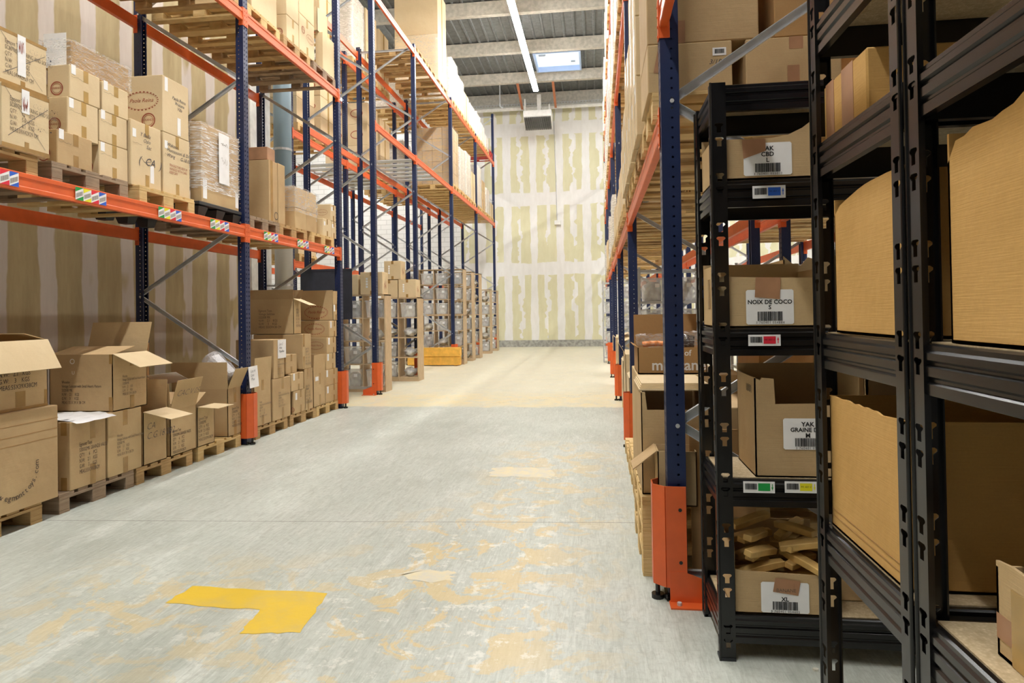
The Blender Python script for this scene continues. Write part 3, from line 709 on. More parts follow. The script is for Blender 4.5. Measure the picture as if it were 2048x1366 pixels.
b5 = cbox(LB(137, 209, 0, 846, zb=PT, xl=112), 'taped cardboard box under loose white sheets, code and weights printed', 'cardboard')
tape_on(b5, ('+X',), .055, .16, 'tape', cx=.62); spec(b5, '+X', GRANDE, .24, .68, .042, sx=.58); tape_on(b5, ('-Y',), .05, .1)
F = face(B(b5), 'top'); mb = MB(); rr_ = random.Random(4)
for k_ in range(3):
    nx, ny = 7, 7; X0, Y0_ = F.w-.36-.05*k_, .02+.03*k_; vs = []
    for i in range(nx+1):
        for j in range(ny+1):
            u = X0+.40*i/nx; v = Y0_+.42*j/ny-.02*k_; e = max(0, u-F.w)
            vs.append(F.P(u, v, .004+.002*k_+.012*rr_.random()*(i*j % 3 == 0)-e*.5))
    mb.add(vs, [(i*(ny+1)+j, (i+1)*(ny+1)+j, (i+1)*(ny+1)+j+1, i*(ny+1)+j+1) for i in range(nx) for j in range(ny)])
solo('paper_sheet', mb, 'paper', 'loose white paper sheets lying on the taped box at the left', 'paper')
b4 = cbox(LB(212.6, 280, 0, 827, zb=PT, depth=.95), 'cardboard box on the floor pallet carrying the box with spread flaps', 'cardboard')
tape_on(b4, ('+X',), .055, .13, 'tape', cx=.5); spec(b4, '+X', WOODEN, .25, .64, .032, 'print_soft', .6)
b3 = obox(LB(222, 291, 0, 709, zb=top(b4)+.003, xl=96), 'wide open cardboard box with spread flaps stacked beside the left upright', (('+X', 114, .27), ('+Y', 16, .27), ('-Y', -78, .27)))
spec(b3, '-Y', WOODEN, .20, .55, .034, 'print_dark', .62); spec(b3, '+X', WOODEN, .27, .62, .030, 'print_soft', .55)
tape_on(b3, ('+X',), .05, .11, cx=.55)
F = face(B(b3), '-Y')
for q_ in ((F.w-.035, 0, F.w, .12), (F.w-.03, F.h-.08, F.w, F.h)): part('corner_tape', patch(MB(), F, *q_), 'tape', b3)
mb = MB(); write(mb, F, 'U', F.w*.36, F.h*.72, .04); ring(mb, F, F.w*.37, F.h*.88, .022, .022, .006, 16); part('mark', mb, 'print_white', b3)
b6 = obox(LB(283, 330, 0, 826, zb=PT), 'open cardboard box with handwritten code, pale flap folded towards the aisle', (('+X', 103, .27), ('+Y', 4, .26), ('-X', 20, .2)))
hand(b6, '+X', 'CA\nC.G.18.082', .12, .80, .085)
b7 = obox(LB(337, 388.5, 0, 822, zb=PT), 'open cardboard box with a tall front flap bearing handwriting', (('+X', 16, .29), ('-Y', 5, .25), ('+Y', 60, .2)))
spec(b7, '+X', GRANDE, .08, .58, .040, sx=.58); b_ = B(b7)
Ff = Face((b_[1]+.004, b_[2], b_[5]), (0, 1, 0), (math.sin(math.radians(16)), 0, math.cos(math.radians(16))), b_[3]-b_[2], .29)
hand(b7, '+X', 'CAC.V.05', .06, 0, .085, F=Face(Ff.P(0, .20, .002), Ff.r, Ff.u, Ff.w, .3))
mb = MB(); rq = random.Random(2)
for i in range(14): mb.box(*[c_ for a_, s_ in ((rq.uniform(b_[0]+.04, b_[1]-.09), .05), (rq.uniform(b_[2]+.03, b_[3]-.08), .05), (b_[4]+.22+.012*i, .03)) for c_ in (a_, a_+s_)])
solo('red_packing', mb, 'red_paint', 'dark red packed goods showing inside the box with the handwritten flap', 'goods')
b8 = obox(LB(391, 425, 0, 816, zb=PT), 'low open cardboard box with printed list, flap stretched to the right', (('+X', 93, .22),))
spec(b8, '+X', SHORT, .05, .75, .042, 'print_soft', .7)
b9 = obox(LB(451.5, 487.5, 0, 779, zb=PT, xl=340), 'large open cardboard box beside the upright, raised flaps and bubble wrap inside', (('+X', 24, .235), ('-Y', 2, .29), ('+Y', -6, .2)))
spec(b9, '+X', SHORT, .30, .60, .038, 'print_dark', .7); tape_on(b9, ('+X',), .05, .16, cx=.55)
b_ = B(b9); mb = MB(); yp = b_[2]+.05; P0 = onY(463, 748, yp); ax = (onY(416, 703, yp)-P0)/1.25; ay = Vector((0, .19, .02)); az = ax.cross(ay).normalized()*.20
n = 8; vs = []; fs = []
for i in range(n+1):
    for j in range(12):
        an = 2*PI*j/12; sq = 1/max(abs(math.cos(an)), abs(math.sin(an)))*.5*(1-.25*((i in (0, n))))
        vs.append(P0+ax*(i/n)*1.25+ay*(.5+sq*math.cos(an))+az*(.5+sq*math.sin(an))+Vector([R.uniform(-.008, .008) for _ in range(3)]))
fs = [(i*12+j, i*12+(j+1) % 12, (i+1)*12+(j+1) % 12, (i+1)*12+j) for i in range(n) for j in range(12)]+[tuple(range(12)), tuple(range(n*12, n*12+12))]
mb.add(vs, fs); bw = solo('bubble_wrapped_parcel', mb, 'bubble_film', 'bubble wrapped white parcel leaning out of the large open box', 'parcel')
mb = MB(); mb.obox(P0+ax*.12+ay*.14+az*.14, ax*.95, ay*.72, az*.72); part('inner_box', mb, 'paper', bw)
db = onY(255, 750, 6.0); dc = onY(341, 750, 6.0)
cbox((db.x-.1, -4.63, 6.0, 6.35, PT, onY(300, 688, 6.0).z), 'dark brown carton standing at the back behind the spread flaps', 'cardboard_brown')
mb = MB(); pa = onY(290, 752, 5.75); mb.obox(pa, (.28, .05, .03), (.02, .2, -.1), (0, 0, .002))
solo('paper_sheet', mb, 'paper', 'white sheet of paper sticking up behind the handwritten boxes', 'paper')

# ------------------------------------------------------------------ near left rack: second bay on the floor
c1 = obox(LB(504, 538, 0, 764, zb=PT), 'cardboard box right of the upright, plain brown flap raised, paper list taped above', (('+X', 3, .27), ('+Y', 5, .2)))
spec(c1, '+X', WOODEN, .30, .55, .034, 'print_soft', .5); tape_on(c1, ('+X',), .05, .12)
ps = onX(505, 735, -3.89)
mb = MB(); mb.obox(onX(500, 777, -3.885), (0, .20, .005), (-.02, 0, .24), (.001, 0, 0)); pl_ = solo('paper_list', mb, 'paper', 'white paper list hanging beside the navy upright', 'paper')
F = Face(onX(500, 777, -3.882), (0, 1, 0), (-.08, 0, 1), .2, .24); mb = MB(); write(mb, F, 'Lot 4\nLeo\nPlus', .04, .21, .045, .3); part('handwriting', mb, 'pen', pl_)
c2 = cbox(LB(541.5, 577, 0, 760, zb=PT, xl=537), 'tall taped cardboard box with a soft printed block, right of the upright', 'cardboard')
tape_on(c2, ('+X',), .05, .14, cx=.55); spec(c2, '+X', WOODEN, .30, .68, .034, 'print_soft', .5)
e3 = cbox(LB(543.5, 565, 0, 680, zb=top(c2)+.003, xl=468), 'long cardboard box with a white note taped on its corner', 'cardboard')
spec(e3, '+X', WOODEN, .35, .45, .03, 'print_soft', .45); tape_on(e3, ('+X',), .05, .13)
F = face(B(e3), '+X'); mb = MB(); patch(mb, F, .10, F.h-.24, .32, F.h-.005, .004); nt = part('note', mb, 'paper', e3)
mb = MB(); write(mb, F, 'Lot 2\nAna\nPapilles', .13, F.h-.04, .045, .3, out=.006); part('handwriting', mb, 'pen', nt)
c3 = cbox(LB(583, 607, 0, 784, zb=PT, xl=578), 'small carton with white sticker, lower one of the pair on the floor pallet', 'cardboard')
c3u = cbox(LB(578.5, 603, 0, 749, zb=top(c3)+.003, xl=567), 'small carton with white sticker, upper one of the pair on the floor pallet', 'cardboard')
for q_ in (c3, c3u): tape_on(q_, ('+X',), .045, .10, cx=.6); sticker(q_, '+X', .14, .60, .05, .09); stm = MB(); stamp(stm, face(B(q_), '-Y'), face(B(q_), '-Y').w*.5, .06, .03); part('stamp', stm, 'print_red', q_)
c3s = cbox(LB(567.5, 590, 0, 711, zb=top(c3u)+.003, X=-4.02), 'small carton on top of the stickered pair', 'cardboard'); tape_on(c3s, ('+X',), .045, .1)
c4 = cbox(LB(605, 621.5, 0, 739, zb=PT, depth=.9), 'narrow tall carton with a printed block between the small cartons and the flapped one', 'cardboard'); spec(c4, '+X', SHORT, .12, .62, .045, 'print_dark', .5); tape_on(c4, ('+X',), .045, .14, cx=.4)
e2 = cbox(LB(601.5, 618.5, 0, 669, zb=top(c4)+.003, xl=503), 'long carton under the open box in the second left bay', 'cardboard'); spec(e2, '+X', SHORT, .3, .62, .042, 'print_soft', .5); tape_on(e2, ('+X',), .05, .3, cx=.12)
yb_ = e2['b'][2]+.01; xr_ = onY(587.5, 640, yb_).x; xl_ = onY(498, 640, yb_).x
e1 = obox((xl_, xr_, yb_, onX(602, 640, xr_).y, top(e2)+.003, onY(587, 598, yb_).z), 'big open carton on top of the pile, printed block facing the camera', (('-Y', 4, .13), ('+X', 112, .24), ('+Y', 30, .15)))
spec(e1, '-Y', 'Egmont Toys\nVintage Suitcase\n532008 MK\nN.W:    2.1    KGS\nG.W:     3     KGS\nMEAS: 55X39X38 CM', .22, .72, .045, 'print_soft', .8); spec(e1, '+X', SHORT, .3, .75, .045, 'print_soft', .35)
c5 = obox(LB(622.5, 646, 0, 750, zb=PT), 'carton with upright front flap and small white label, near the row end', (('+X', 3, .27),)); tape_on(c5, ('+X',), .05, .16, cx=.55); sticker(c5, '+X', .15, .78, .11, .06)
prev = PT; T = []
for i, (xc, xf, yt, xl) in enumerate(((646.5, 671, 774, 612), (645, 672, 742, 610), (648, 667, 708.5, 606), (650, 668.5, 675.5, 600), (654.5, 669.5, 641.5, 588), (662.4, 676, 608, 586))):
    b_ = LB(xc, xf, 0, yt, zb=prev+.002, xl=xl)
    lab = '%s carton from the bottom of the six high stack at the row end' % ORD[i]
    if i == 5: rt = obox(b_, 'top carton of the stack at the row end, its flaps standing up', (('+X', 2, .2), ('-Y', 2, .21), ('-X', 2, .2), ('+Y', 2, .2)))
    else: rt = cbox(b_, lab, 'cardboard')
    tape_on(rt, ('+X',), .04, .10, cx=.7); sticker(rt, '+X', .12, .55, .06, .10)
    if i >= 3:
        F = face(B(rt), '-Y'); mb = MB(); logo(mb, F, F.w*.56, F.h*.5, F.w*.62 if i > 3 else F.w*.6); part('printed_logo', mb, 'print_red', rt)
    T.append(rt); prev = top(rt)

# ------------------------------------------------------------------ near left rack: goods on the first beam level
Z1 = L1+.1305; PB = Z1+PT
for i, (yc, kd) in enumerate(((3.86, 'pallet_wood'), (4.78, 'pallet_grey'), (5.72, 'pallet_pale'))):
    pallet(-4.56, yc, Z1, '%s wooden pallet on the first beam level at the left, counted from the camera' % ORD[i], kd, group='pallets on the first level at the left')
for i, yc in enumerate((7.54, 8.30, 9.24)):
    pallet(-4.56, yc, Z1, '%s wooden pallet on the first beam level, second bay of the near left rack' % ORD[i], ('pallet_grey', 'pallet_wood', 'pallet_pale')[i], .72 if i == 0 else .8, group='pallets on the first level at the left')
mb = MB(); F = Face((-3.955, 5.32, Z1), (0, 1, 0), (0, 0, 1), .8, .15)
# black plastic pallet with tapered legs
rt = empty('plastic_pallet', (-4.56, 6.6, Z1), 'black plastic pallet with tapered legs under the film wrapped box', 'pallet')
mb = MB(); mb.box(-5.16, -3.96, 6.2, 7.0, Z1+.115, Z1+.15)
for i in range(9): mb.box(-5.15+.13*i, -5.13+.13*i, 6.21, 6.99, Z1+.09, Z1+.1155)
part('deck', mb, 'black_plastic', rt, .004)
for x in (-5.07, -4.56, -4.05):
    for y in (6.28, 6.6, 6.92):
        lm = MB(); hw, hb = (.085, .055)
        lm.add([(x-hb, y-hb, Z1), (x+hb, y-hb, Z1), (x+hb, y+hb, Z1), (x-hb, y+hb, Z1), (x-hw, y-hw, Z1+.1), (x+hw, y-hw, Z1+.1), (x+hw, y+hw*.9, Z1+.1), (x-hw, y+hw*.9, Z1+.1)], [(0, 3, 2, 1), (4, 5, 6, 7), (0, 1, 5, 4), (1, 2, 6, 5), (2, 3, 7, 6), (3, 0, 4, 7)])
        part('leg', lm, 'black_plastic', rt)
q1 = onX(99, 300, -3.93); q2 = onX(98, 199, -3.93)
f1 = cbox((-4.52, -3.93, onX(3, 230, -3.93).y, q1.y, PB, q2.z), 'crossed out carton with printed weights, lower of two at the upper left edge', 'cardboard_pale_lit')
f2 = cbox((-4.52, -3.95, onX(-8, 100, -3.95).y, onX(93.5, 150, -3.95).y, top(f1)+.003, onX(93, 96, -3.95).z), 'crossed out carton with printed weights, upper of two at the upper left edge', 'cardboard_pale_lit')
for q_, sd in ((f1, 1), (f2, 2)):
    spec(q_, '+X', SCB, .16, .84, .042, 'print_soft', .62); F = face(B(q_), '+X')
    mb = MB(); poly(mb, F, [(.12*F.w, .192*F.h), (.124*F.w, .184*F.h), (.96*F.w, .804*F.h), (.956*F.w, .811*F.h)], .0026); poly(mb, F, [(.05*F.w, .953*F.h), (.054*F.w, .957*F.h), (.9*F.w, .117*F.h), (.896*F.w, .112*F.h)], .0026)
    write(mb, F, 'CG 17.067' if sd == 2 else 'CG 18.095\n\n\nCagoule', .62*F.w, .85*F.h, .05, .3, out=.0026, thin=-.0018); part('pen_cross', mb, 'pen', q_)
    mb = MB(); patch(mb, F, F.w*.40, F.h*(.25 if sd == 2 else .62), F.w*.56, F.h+.0, .0032); lb_ = part('label_strip', mb, 'paper', q_)
    mb = MB(); scrawl(mb, F, F.w*.42, F.h*.65, F.w*.1, F.h*.25, 22, sd, .0042, .002); part('label_print', mb, 'print_red', lb_)
    for z_ in ((0, 0, F.w, F.h*.07), (F.w*.46, F.h*.071, F.w*.55, F.h*.16), (0, F.h*.94, F.w, F.h)): part('tape', patch(MB(), F, *z_), 'tape', q_)
X4 = -4.04; GS = []
def carton(spc, label, X=-3.98, zb=PB, st=True, red=True, mat='cardboard_pale_lit', xl=None, depth=.6, full=False):
    rt = cbox(LB(spc[0], spc[1], 0, spc[2], X=X, zb=zb, xl=xl, depth=depth), label, mat)
    tape_on(rt, ('+X',), .05, .12, 'tape_pale' if mat == 'cardboard_pale_lit' else 'tape', cx=.52)
    if st: sticker(rt, '+X', .05, .74, .045, .075); mb = MB(); F = face(B(rt), '+X'); scrawl(mb, F, F.w*.05, F.h*.64, .12, .014, 9, int(spc[0]), .002, .0018); part('code', mb, 'print_soft', rt)
    if red: mb = MB(); F = face(B(rt), '-Y'); stamp(mb, F, F.w-.11, F.h*.28, .055); part('stamp', mb, 'print_red', rt)
    return rt
PN = 'in the three high carton block on the grey pallet'
g1 = carton((113, 184, 257), 'carton at the near bottom '+PN, -3.98, mat='cardboard', xl=92)
g2 = carton((134, 196, 192), 'carton at the near middle '+PN, X4, top(g1)+.003, xl=96)
g3 = carton((138.5, 200, 128), 'carton at the near top '+PN, X4, top(g2)+.003, xl=94)
g1b = carton((197, 255, 281), 'carton at the far bottom '+PN, X4)
g2b = carton((198, 253.5, 218.5), 'carton at the far middle '+PN, X4, top(g1b)+.003)
g3b = carton((204, 256, 161), 'carton at the far top '+PN, X4, top(g2b)+.003)
b_ = LB(141, 257, 0, 80, X=-4.08, zb=max(top(g3), top(g3b))+.003, xl=84)
g4 = cbox(b_, 'bundle of flattened cartons under clear film on top of the carton block', 'cardboard', name='flattened_cartons', cat='cartons')
mb = MB()
for i in range(16):
    z = b_[4]+(b_[5]-b_[4])*(i+.5)/16
    for sd in ('+X', '-Y'): F = face(b_, sd); patch(mb, F, 0, z-b_[4]-.002, F.w, z-b_[4]+.002)
part('sheet_edges', mb, 'cardboard_brown', g4); sticker(g4, '-Y', .05, .02, .2, .27)
def wrap(b, label, parent=None, mat='stretch_film', amp=.012, seed=1, g=.012, cap=True, group=None):
    x0, x1, y0, y1, z0, z1 = b; r = random.Random(seed); mb = MB()
    def grid(P, nu, nv):
        vs = [P(i/nu, j/nv) for i in range(nu+1) for j in range(nv+1)]
        mb.add(vs, [(i*(nv+1)+j, (i+1)*(nv+1)+j, (i+1)*(nv+1)+j+1, i*(nv+1)+j+1) for i in range(nu) for j in range(nv)])
    def w_(): return r.uniform(.2, 1)*amp+g*.3
    per = [(x0-g, y0-g), (x1+g, y0-g), (x1+g, y1+g), (x0-g, y1+g), (x0-g, y0-g)]; cx, cy = (x0+x1)/2, (y0+y1)/2
    nv = 9; ring_ = []
    for (ax_, ay_), (bx_, by_) in zip(per, per[1:]):
        for i in range(8):
            f = i/8; ring_.append((ax_+(bx_-ax_)*f, ay_+(by_-ay_)*f))
    rows = []
    for j in range(nv+1):
        z = z0+(z1-z0+g)*j/nv
        rows.append([(px_+(px_-cx)*r.uniform(0, amp), py_+(py_-cy)*r.uniform(0, amp), z+r.uniform(-.004, .004)) for px_, py_ in ring_])
    N = len(ring_); vs = [q_ for rw in rows for q_ in rw]
    mb.add(vs, [(j*N+i, j*N+(i+1) % N, (j+1)*N+(i+1) % N, (j+1)*N+i) for j in range(nv) for i in range(N)])
    n0 = len(mb.v); last = rows[-1]; inner = [(cx+(px_-cx)*.55, cy+(py_-cy)*.55, z1+g+r.uniform(-.006, .012)) for px_, py_, _ in last]
    if cap: mb.add(list(last)+inner, [(i, (i+1) % N, N+(i+1) % N, N+i) for i in range(N)])
    return solo('stretch_wrap', mb, mat, label, 'film', group or 'stretch film around pallet loads', None, 0, True)
wrap(B(g4), 'clear crinkled film around the flattened cartons', amp=.03, seed=5)
h1 = carton((260.5, 321, 236), 'tall carton with pen scribbles, near one on the marked wooden pallet', -4.02, red=False)
h2 = carton((325, 378, 262), 'tall carton with red printed lines, far one on the marked wooden pallet', -4.02, red=False)
for q_, tx, sd in ((h1, 'Y Bella\n   Oslo\n      Sac', 3), (h2, 'Wakana\nMontessori & Dream\nWang      G.18.02', 4)):
    F = face(B(q_), '+X'); mb = MB(); write(mb, F, tx, F.w*.28 if sd == 3 else F.w*.12, F.h*.86, .05, .35); 
    if sd == 3: write(mb, F, '(  CA  )', F.w*.22, F.h*.5, .1, .35); scrawl(mb, F, F.w*.3, F.h*.38, .2, .05, 8, 8)
    part('handwriting', mb, 'pen', q_)
    if sd == 4: spec(q_, '+X', 'FRAGILE THIS SIDE UP\nHANDLE WITH CARE\nKEEP DRY', .22, .52, .035, 'print_red', .8)
    else: sticker(q_, '+X', .62, .10, .05, .16)
h3 = cbox(LB(324, 376, 0, 148.5, X=-4.02, zb=max(top(h1), top(h2))+.003, xl=236), 'large carton with a red hand lettered logo on top of the two tall ones', 'cardboard_pale_lit')
F = face(B(h3), '-Y'); mb = MB(); logo(mb, F, F.w*.52, F.h*.55, F.w*.78); stamp(mb, F, F.w*.68, F.h*.20, .07); part('printed_logo', mb, 'print_red', h3)
F = face(B(h3), '+X'); mb = MB(); write(mb, F, 'Paola Reina\n   Wakana\n      Villa', F.w*.35, F.h*.72, .045, .3); part('handwriting', mb, 'pen', h3); sticker(h3, '+X', .08, .74, .045, .13); sticker(h3, '+X', .55, .03, .05, .17)
ib = LB(401, 481.5, 0, 243, zb=Z1+.152, xl=378)
ib_ = cbox(ib, 'large film wrapped cardboard box on the black plastic pallet', 'cardboard')
wrap((ib[0], ib[1], ib[2], ib[3], ib[4]+.14, ib[5]), 'white creased film around the large box on the black pallet', amp=.012, seed=9, g=.006, mat='streak_film')
F = face(B(ib_), '+X'); mb = MB(); patch(mb, F, F.w*.40, F.h*.30, F.w*.68, F.h*.96, .022); nt = part('delivery_note', mb, 'paper', ib_)
mb = MB(); scrawl(mb, F, F.w*.46, F.h*.80, .12, .04, 10, 3, .024); scrawl(mb, F, F.w*.46, F.h*.55, .12, .08, 14, 5, .024, .002); part('printed_text', mb, 'print_soft', nt)
sticker(ib_, '+X', .03, .05, .07, .20); sticker(ib_, '+X', .90, .04, .06, .16)
# second bay, first level
j1 = cbox(LB(536, 553, 0, 318, zb=PB, xl=495), 'tall carton right of the upright on the first level, pale shadow across it', 'cardboard'); F = face(B(j1), '+X'); mb = MB(); ring(mb, F, F.w*.8, .08, .05, .05, .01); part('mark', mb, 'print_dark', j1); tape_on(j1, ('+X',), .06, .2, cx=.3, full=True)
j1t = cbox((j1['b'][0], j1['b'][1]-.02, j1['b'][2], j1['b'][3]-.02, top(j1)+.002, top(j1)+.16), 'brown tape covered slab on the tall carton', 'tape_red_brown')
j2 = cbox(LB(554, 568, 0, 325, zb=PB, depth=.75), 'plain tall carton behind the slab topped one', 'cardboard')
kb = LB(588, 630, 0, 372, zb=PB, xl=567); xm, ym, zm = (kb[0]+kb[1])/2, (kb[2]+kb[3])/2, (kb[4]+kb[5])/2
for i, (ya, yb2) in enumerate(((kb[2], ym-.003), (ym+.003, kb[3]))):
    for j, (za, zb2) in enumerate(((kb[4], zm-.002), (zm, kb[5]))):
        cbox((kb[0], kb[1], ya, yb2, za, zb2), '%s %s carton under the loose shiny film in the second bay' % (('near', 'far')[i], ('lower', 'upper')[j]), 'cardboard')
wrap((kb[0], kb[1], kb[2], kb[3], kb[4]+.22, kb[5]), 'loose shiny film over the cartons in the second bay', amp=.05, seed=14, mat='loose_film')
m2 = cbox(LB(643.5, 660, 0, 435, zb=PB, xl=631), 'lower near carton of the three with the logo one on top', 'cardboard_pale_lit'); m3 = cbox(LB(660.5, 677, 0, 441, zb=PB), 'lower far carton of the three with the logo one on top', 'cardboard_pale_lit')
m1 = cbox(LB(659, 677, 0, 407, zb=max(top(m2), top(m3))+.003, xl=630), 'carton with red hand lettered logo at the end of the first level', 'cardboard_pale_lit')
F = face(B(m1), '-Y'); mb = MB(); logo(mb, F, F.w*.40, F.h*.5, F.w*.78); part('printed_logo', mb, 'print_red', m1)
for q_ in (m1, m2, m3): tape_on(q_, ('+X',), .04, .08, 'tape', cx=.5); sticker(q_, '+X', .1, .6, .05, .06)

# ------------------------------------------------------------------ near left rack: second beam level
Z2 = L2+.1305; PB2 = Z2+PT
for i, yc in enumerate((3.9, 4.8, 5.7, 6.58)): pallet(-4.56, yc, Z2, '%s wooden pallet overhead on the second beam level, counted from the camera' % ORD[i], 'pallet_wood', group='pallets overhead at the left')
for i, yc in enumerate((7.56, 8.46, 9.37)): pallet(-4.56, yc, Z2, '%s wooden pallet overhead in the second bay of the near left rack' % ORD[i], ('pallet_pale', 'pallet_wood', 'pallet_grey')[i], group='pallets overhead at the left')
n1 = cbox((-4.9, -3.98, 7.3, 7.92, PB2, PB2+.6), 'carton with its base on the nearest overhead pallet past the upright', 'cardboard_pale_lit')
n2 = carton((573, 597, 28), 'lower carton of the pair left of the logo carton overhead', zb=PB2, xl=553, st=False)
n2u = cbox((n2['b'][0], n2['b'][1], n2['b'][2], n2['b'][3], top(n2)+.003, top(n2)+.4), 'upper carton of the pair left of the logo carton overhead', 'cardboard_pale_lit')
n3 = carton((598, 628, 24), 'overhead carton with red stamp and logo above the second left bay', zb=PB2, st=False); F = face(B(n3), '+X'); mb = MB(); logo(mb, F, F.w*.70, F.h*.52, F.w*.5); stamp(mb, F, F.w*.25, F.h*.62, .05); part('printed_logo', mb, 'print_red', n3)
n3u = cbox((n3['b'][0], n3['b'][1], n3['b'][2], n3['b'][3], top(n3)+.003, top(n3)+.4), 'carton stacked on the overhead logo carton', 'cardboard_pale_lit')
n4 = cbox(LB(645, 677, 0, 63, zb=PB2, xl=630), 'plain wide carton at the end of the overhead level', 'cardboard_pale_lit')
n4u = obox((n4['b'][0], n4['b'][1]-.06, n4['b'][2]-.05, n4['b'][3]-.1, top(n4)+.003, top(n4)+.36), 'open carton on the plain wide one overhead', (('-Y', 10, .2),), 'cardboard_pale_lit')

# ------------------------------------------------------------------ black boltless shelving
def holed_plate(wd, h, zs, th):      # plate with T shaped slots down its middle
    bm = bmesh.new(); cx = wd*.56; z = 0
    R_ = [(0, -.019), (.0092, -.019), (.0092, .0036), (.0178, .0108), (.0178, .0156), (.012, .0198), (0, .0198)]
    def F_(pts): bm.faces.new([bm.verts.new((u, v, 0)) for u, v in pts])
    for q in zs:
        a_, b_ = q-.026, q+.026
        if a_ > z: F_([(0, z), (cx, z), (wd, z), (wd, a_), (cx, a_), (0, a_)])
        F_([(cx, a_), (wd, a_), (wd, b_), (cx, b_)]+[(cx+u, q+v) for u, v in R_[::-1]])
        F_([(0, a_), (cx, a_)]+[(cx-u, q+v) for u, v in R_]+[(cx, b_), (0, b_)]); z = b_
    F_([(0, z), (cx, z), (wd, z), (wd, h), (0, h)])
    bmesh.ops.remove_doubles(bm, verts=bm.verts, dist=.0002)
    r_ = bmesh.ops.extrude_face_region(bm, geom=bm.faces[:])
    for v in [g for g in r_['geom'] if isinstance(g, bmesh.types.BMVert)]: v.co.z += th
    bmesh.ops.recalc_face_normals(bm, faces=bm.faces); return bm
_post = {}
def shelf_post(h, sx, sy, slim=False):      # corner at the origin; flanges run towards sx*X and sy*Y
    key = (round(h, 2), sx, sy, slim)
    if key in _post: return _post[key]
    full = bmesh.new(); W1, W2 = .058, .052; KS = 1.42
    zs = []; z = .072
    while z < h-.05: zs += [z, z+.058]; z += .208
    for wd, axis in ((W1, 'X'), (W2, 'Y')):
        if slim and axis == 'X': continue
        bm = holed_plate(wd, h, [q for q in zs if q < h-.03], .0022)
        for v in bm.verts:
            u, w, t_ = v.co
            v.co = (sx*u, sy*t_, w) if axis == 'X' else (sx*t_, sy*u, w)
        me = bpy.data.meshes.new('t'); bm.to_mesh(me); full.from_mesh(me); bm.free(); bpy.data.meshes.remove(me)
    m_ = MB()                   # rolled edges of the profile
    if not slim: m_.box(*sorted((sx*W1, sx*(W1+.004))), *sorted((0, sy*.014)), 0, h)
    m_.box(*sorted((0, sx*.014)), *sorted((sy*W2, sy*(W2+.004))), 0, h)
    m_.cyl((0, 0, 0), (0, 0, h), .005, 8)
    t2 = m_.mesh('t', 'black_paint'); full.from_mesh(t2)
    bmesh.ops.recalc_face_normals(full, faces=full.faces)
    me = bpy.data.meshes.new('post'); full.to_mesh(me); full.free(); me.materials.append(MATS['black_paint']); _post[key] = me; return me
def rib_profile(hh, out):       # (d, z): ribbed outer face
    return [(0, -hh), (out*.010, -hh), (out*.010, -hh+.024), (out*.004, -hh+.030), (out*.004, -hh+.036), (out*.011, -hh+.042), (out*.011, -hh+.062), (out*.004, -hh+.067), (out*.004, -hh+.072), (out*.012, -hh+.078), (out*.012, -.020), (out*.006, -.014), (out*.006, -.004), (0, 0), (-out*.012, 0), (-out*.012, -hh)]
def black_shelf(x0, x1, y0, y1, h, levels, label, slim=()):
    rt = empty('black_shelving_unit', (x0, y0, 0), label, 'shelf'); O_ = Vector((x0, y0, 0))
    for x, sx in ((x0, 1), (x1, -1)):
        for y, sy in ((y0, 1), (y1, -1)):
            o_ = link('post', shelf_post(h, sx, sy, (sx, sy) in slim), rt); o_.location = Vector((x, y, 0))-O_
            part('post_foot', MB().box(*sorted((x-sx*.004, x+sx*.062)), *sorted((y-sy*.004, y+sy*.056)), 0, .012), 'black_plastic', o_)
    for lv in levels:
        hh = .113
        for y, out in ((y0+.016, -1), (y1-.016, 1)):
            part('shelf_beam', MB().prism([(y+d, lv+z) for d, z in rib_profile(hh, out)], x0+.02, x1-.02, 0), 'black_paint', rt)
        for x, out in ((x0+.016, -1), (x1-.016, 1)):
            part('shelf_beam', MB().prism([(x+d, lv+z) for d, z in rib_profile(hh, out)], y0+.02, y1-.02, 1), 'black_paint', rt)
        part('deck_board', MB().box(x0+.03, x1-.03, y0+.03, y1-.03, lv-.018, lv+.003), 'chipboard', rt)
    return rt
LV = [.185, .748, 1.372, 1.99]
uA = black_shelf(.483, 1.50, 2.84, 3.29, 2.40, LV+[2.393], 'black metal shelving unit facing the camera, labelled cartons on its shelves')
uB = black_shelf(.715, 1.60, 1.655, 2.305, 2.52, LV+[2.39], 'black metal shelving unit side on, between the labelled shelf and the nearest one', ((1, 1),))
uC = black_shelf(.715, 1.60, .62, 1.628, 2.52, LV+[2.39], 'nearest black metal shelving unit, cut off by the right picture edge')  # near end, out of view, lengthened to shade the shelf interiors
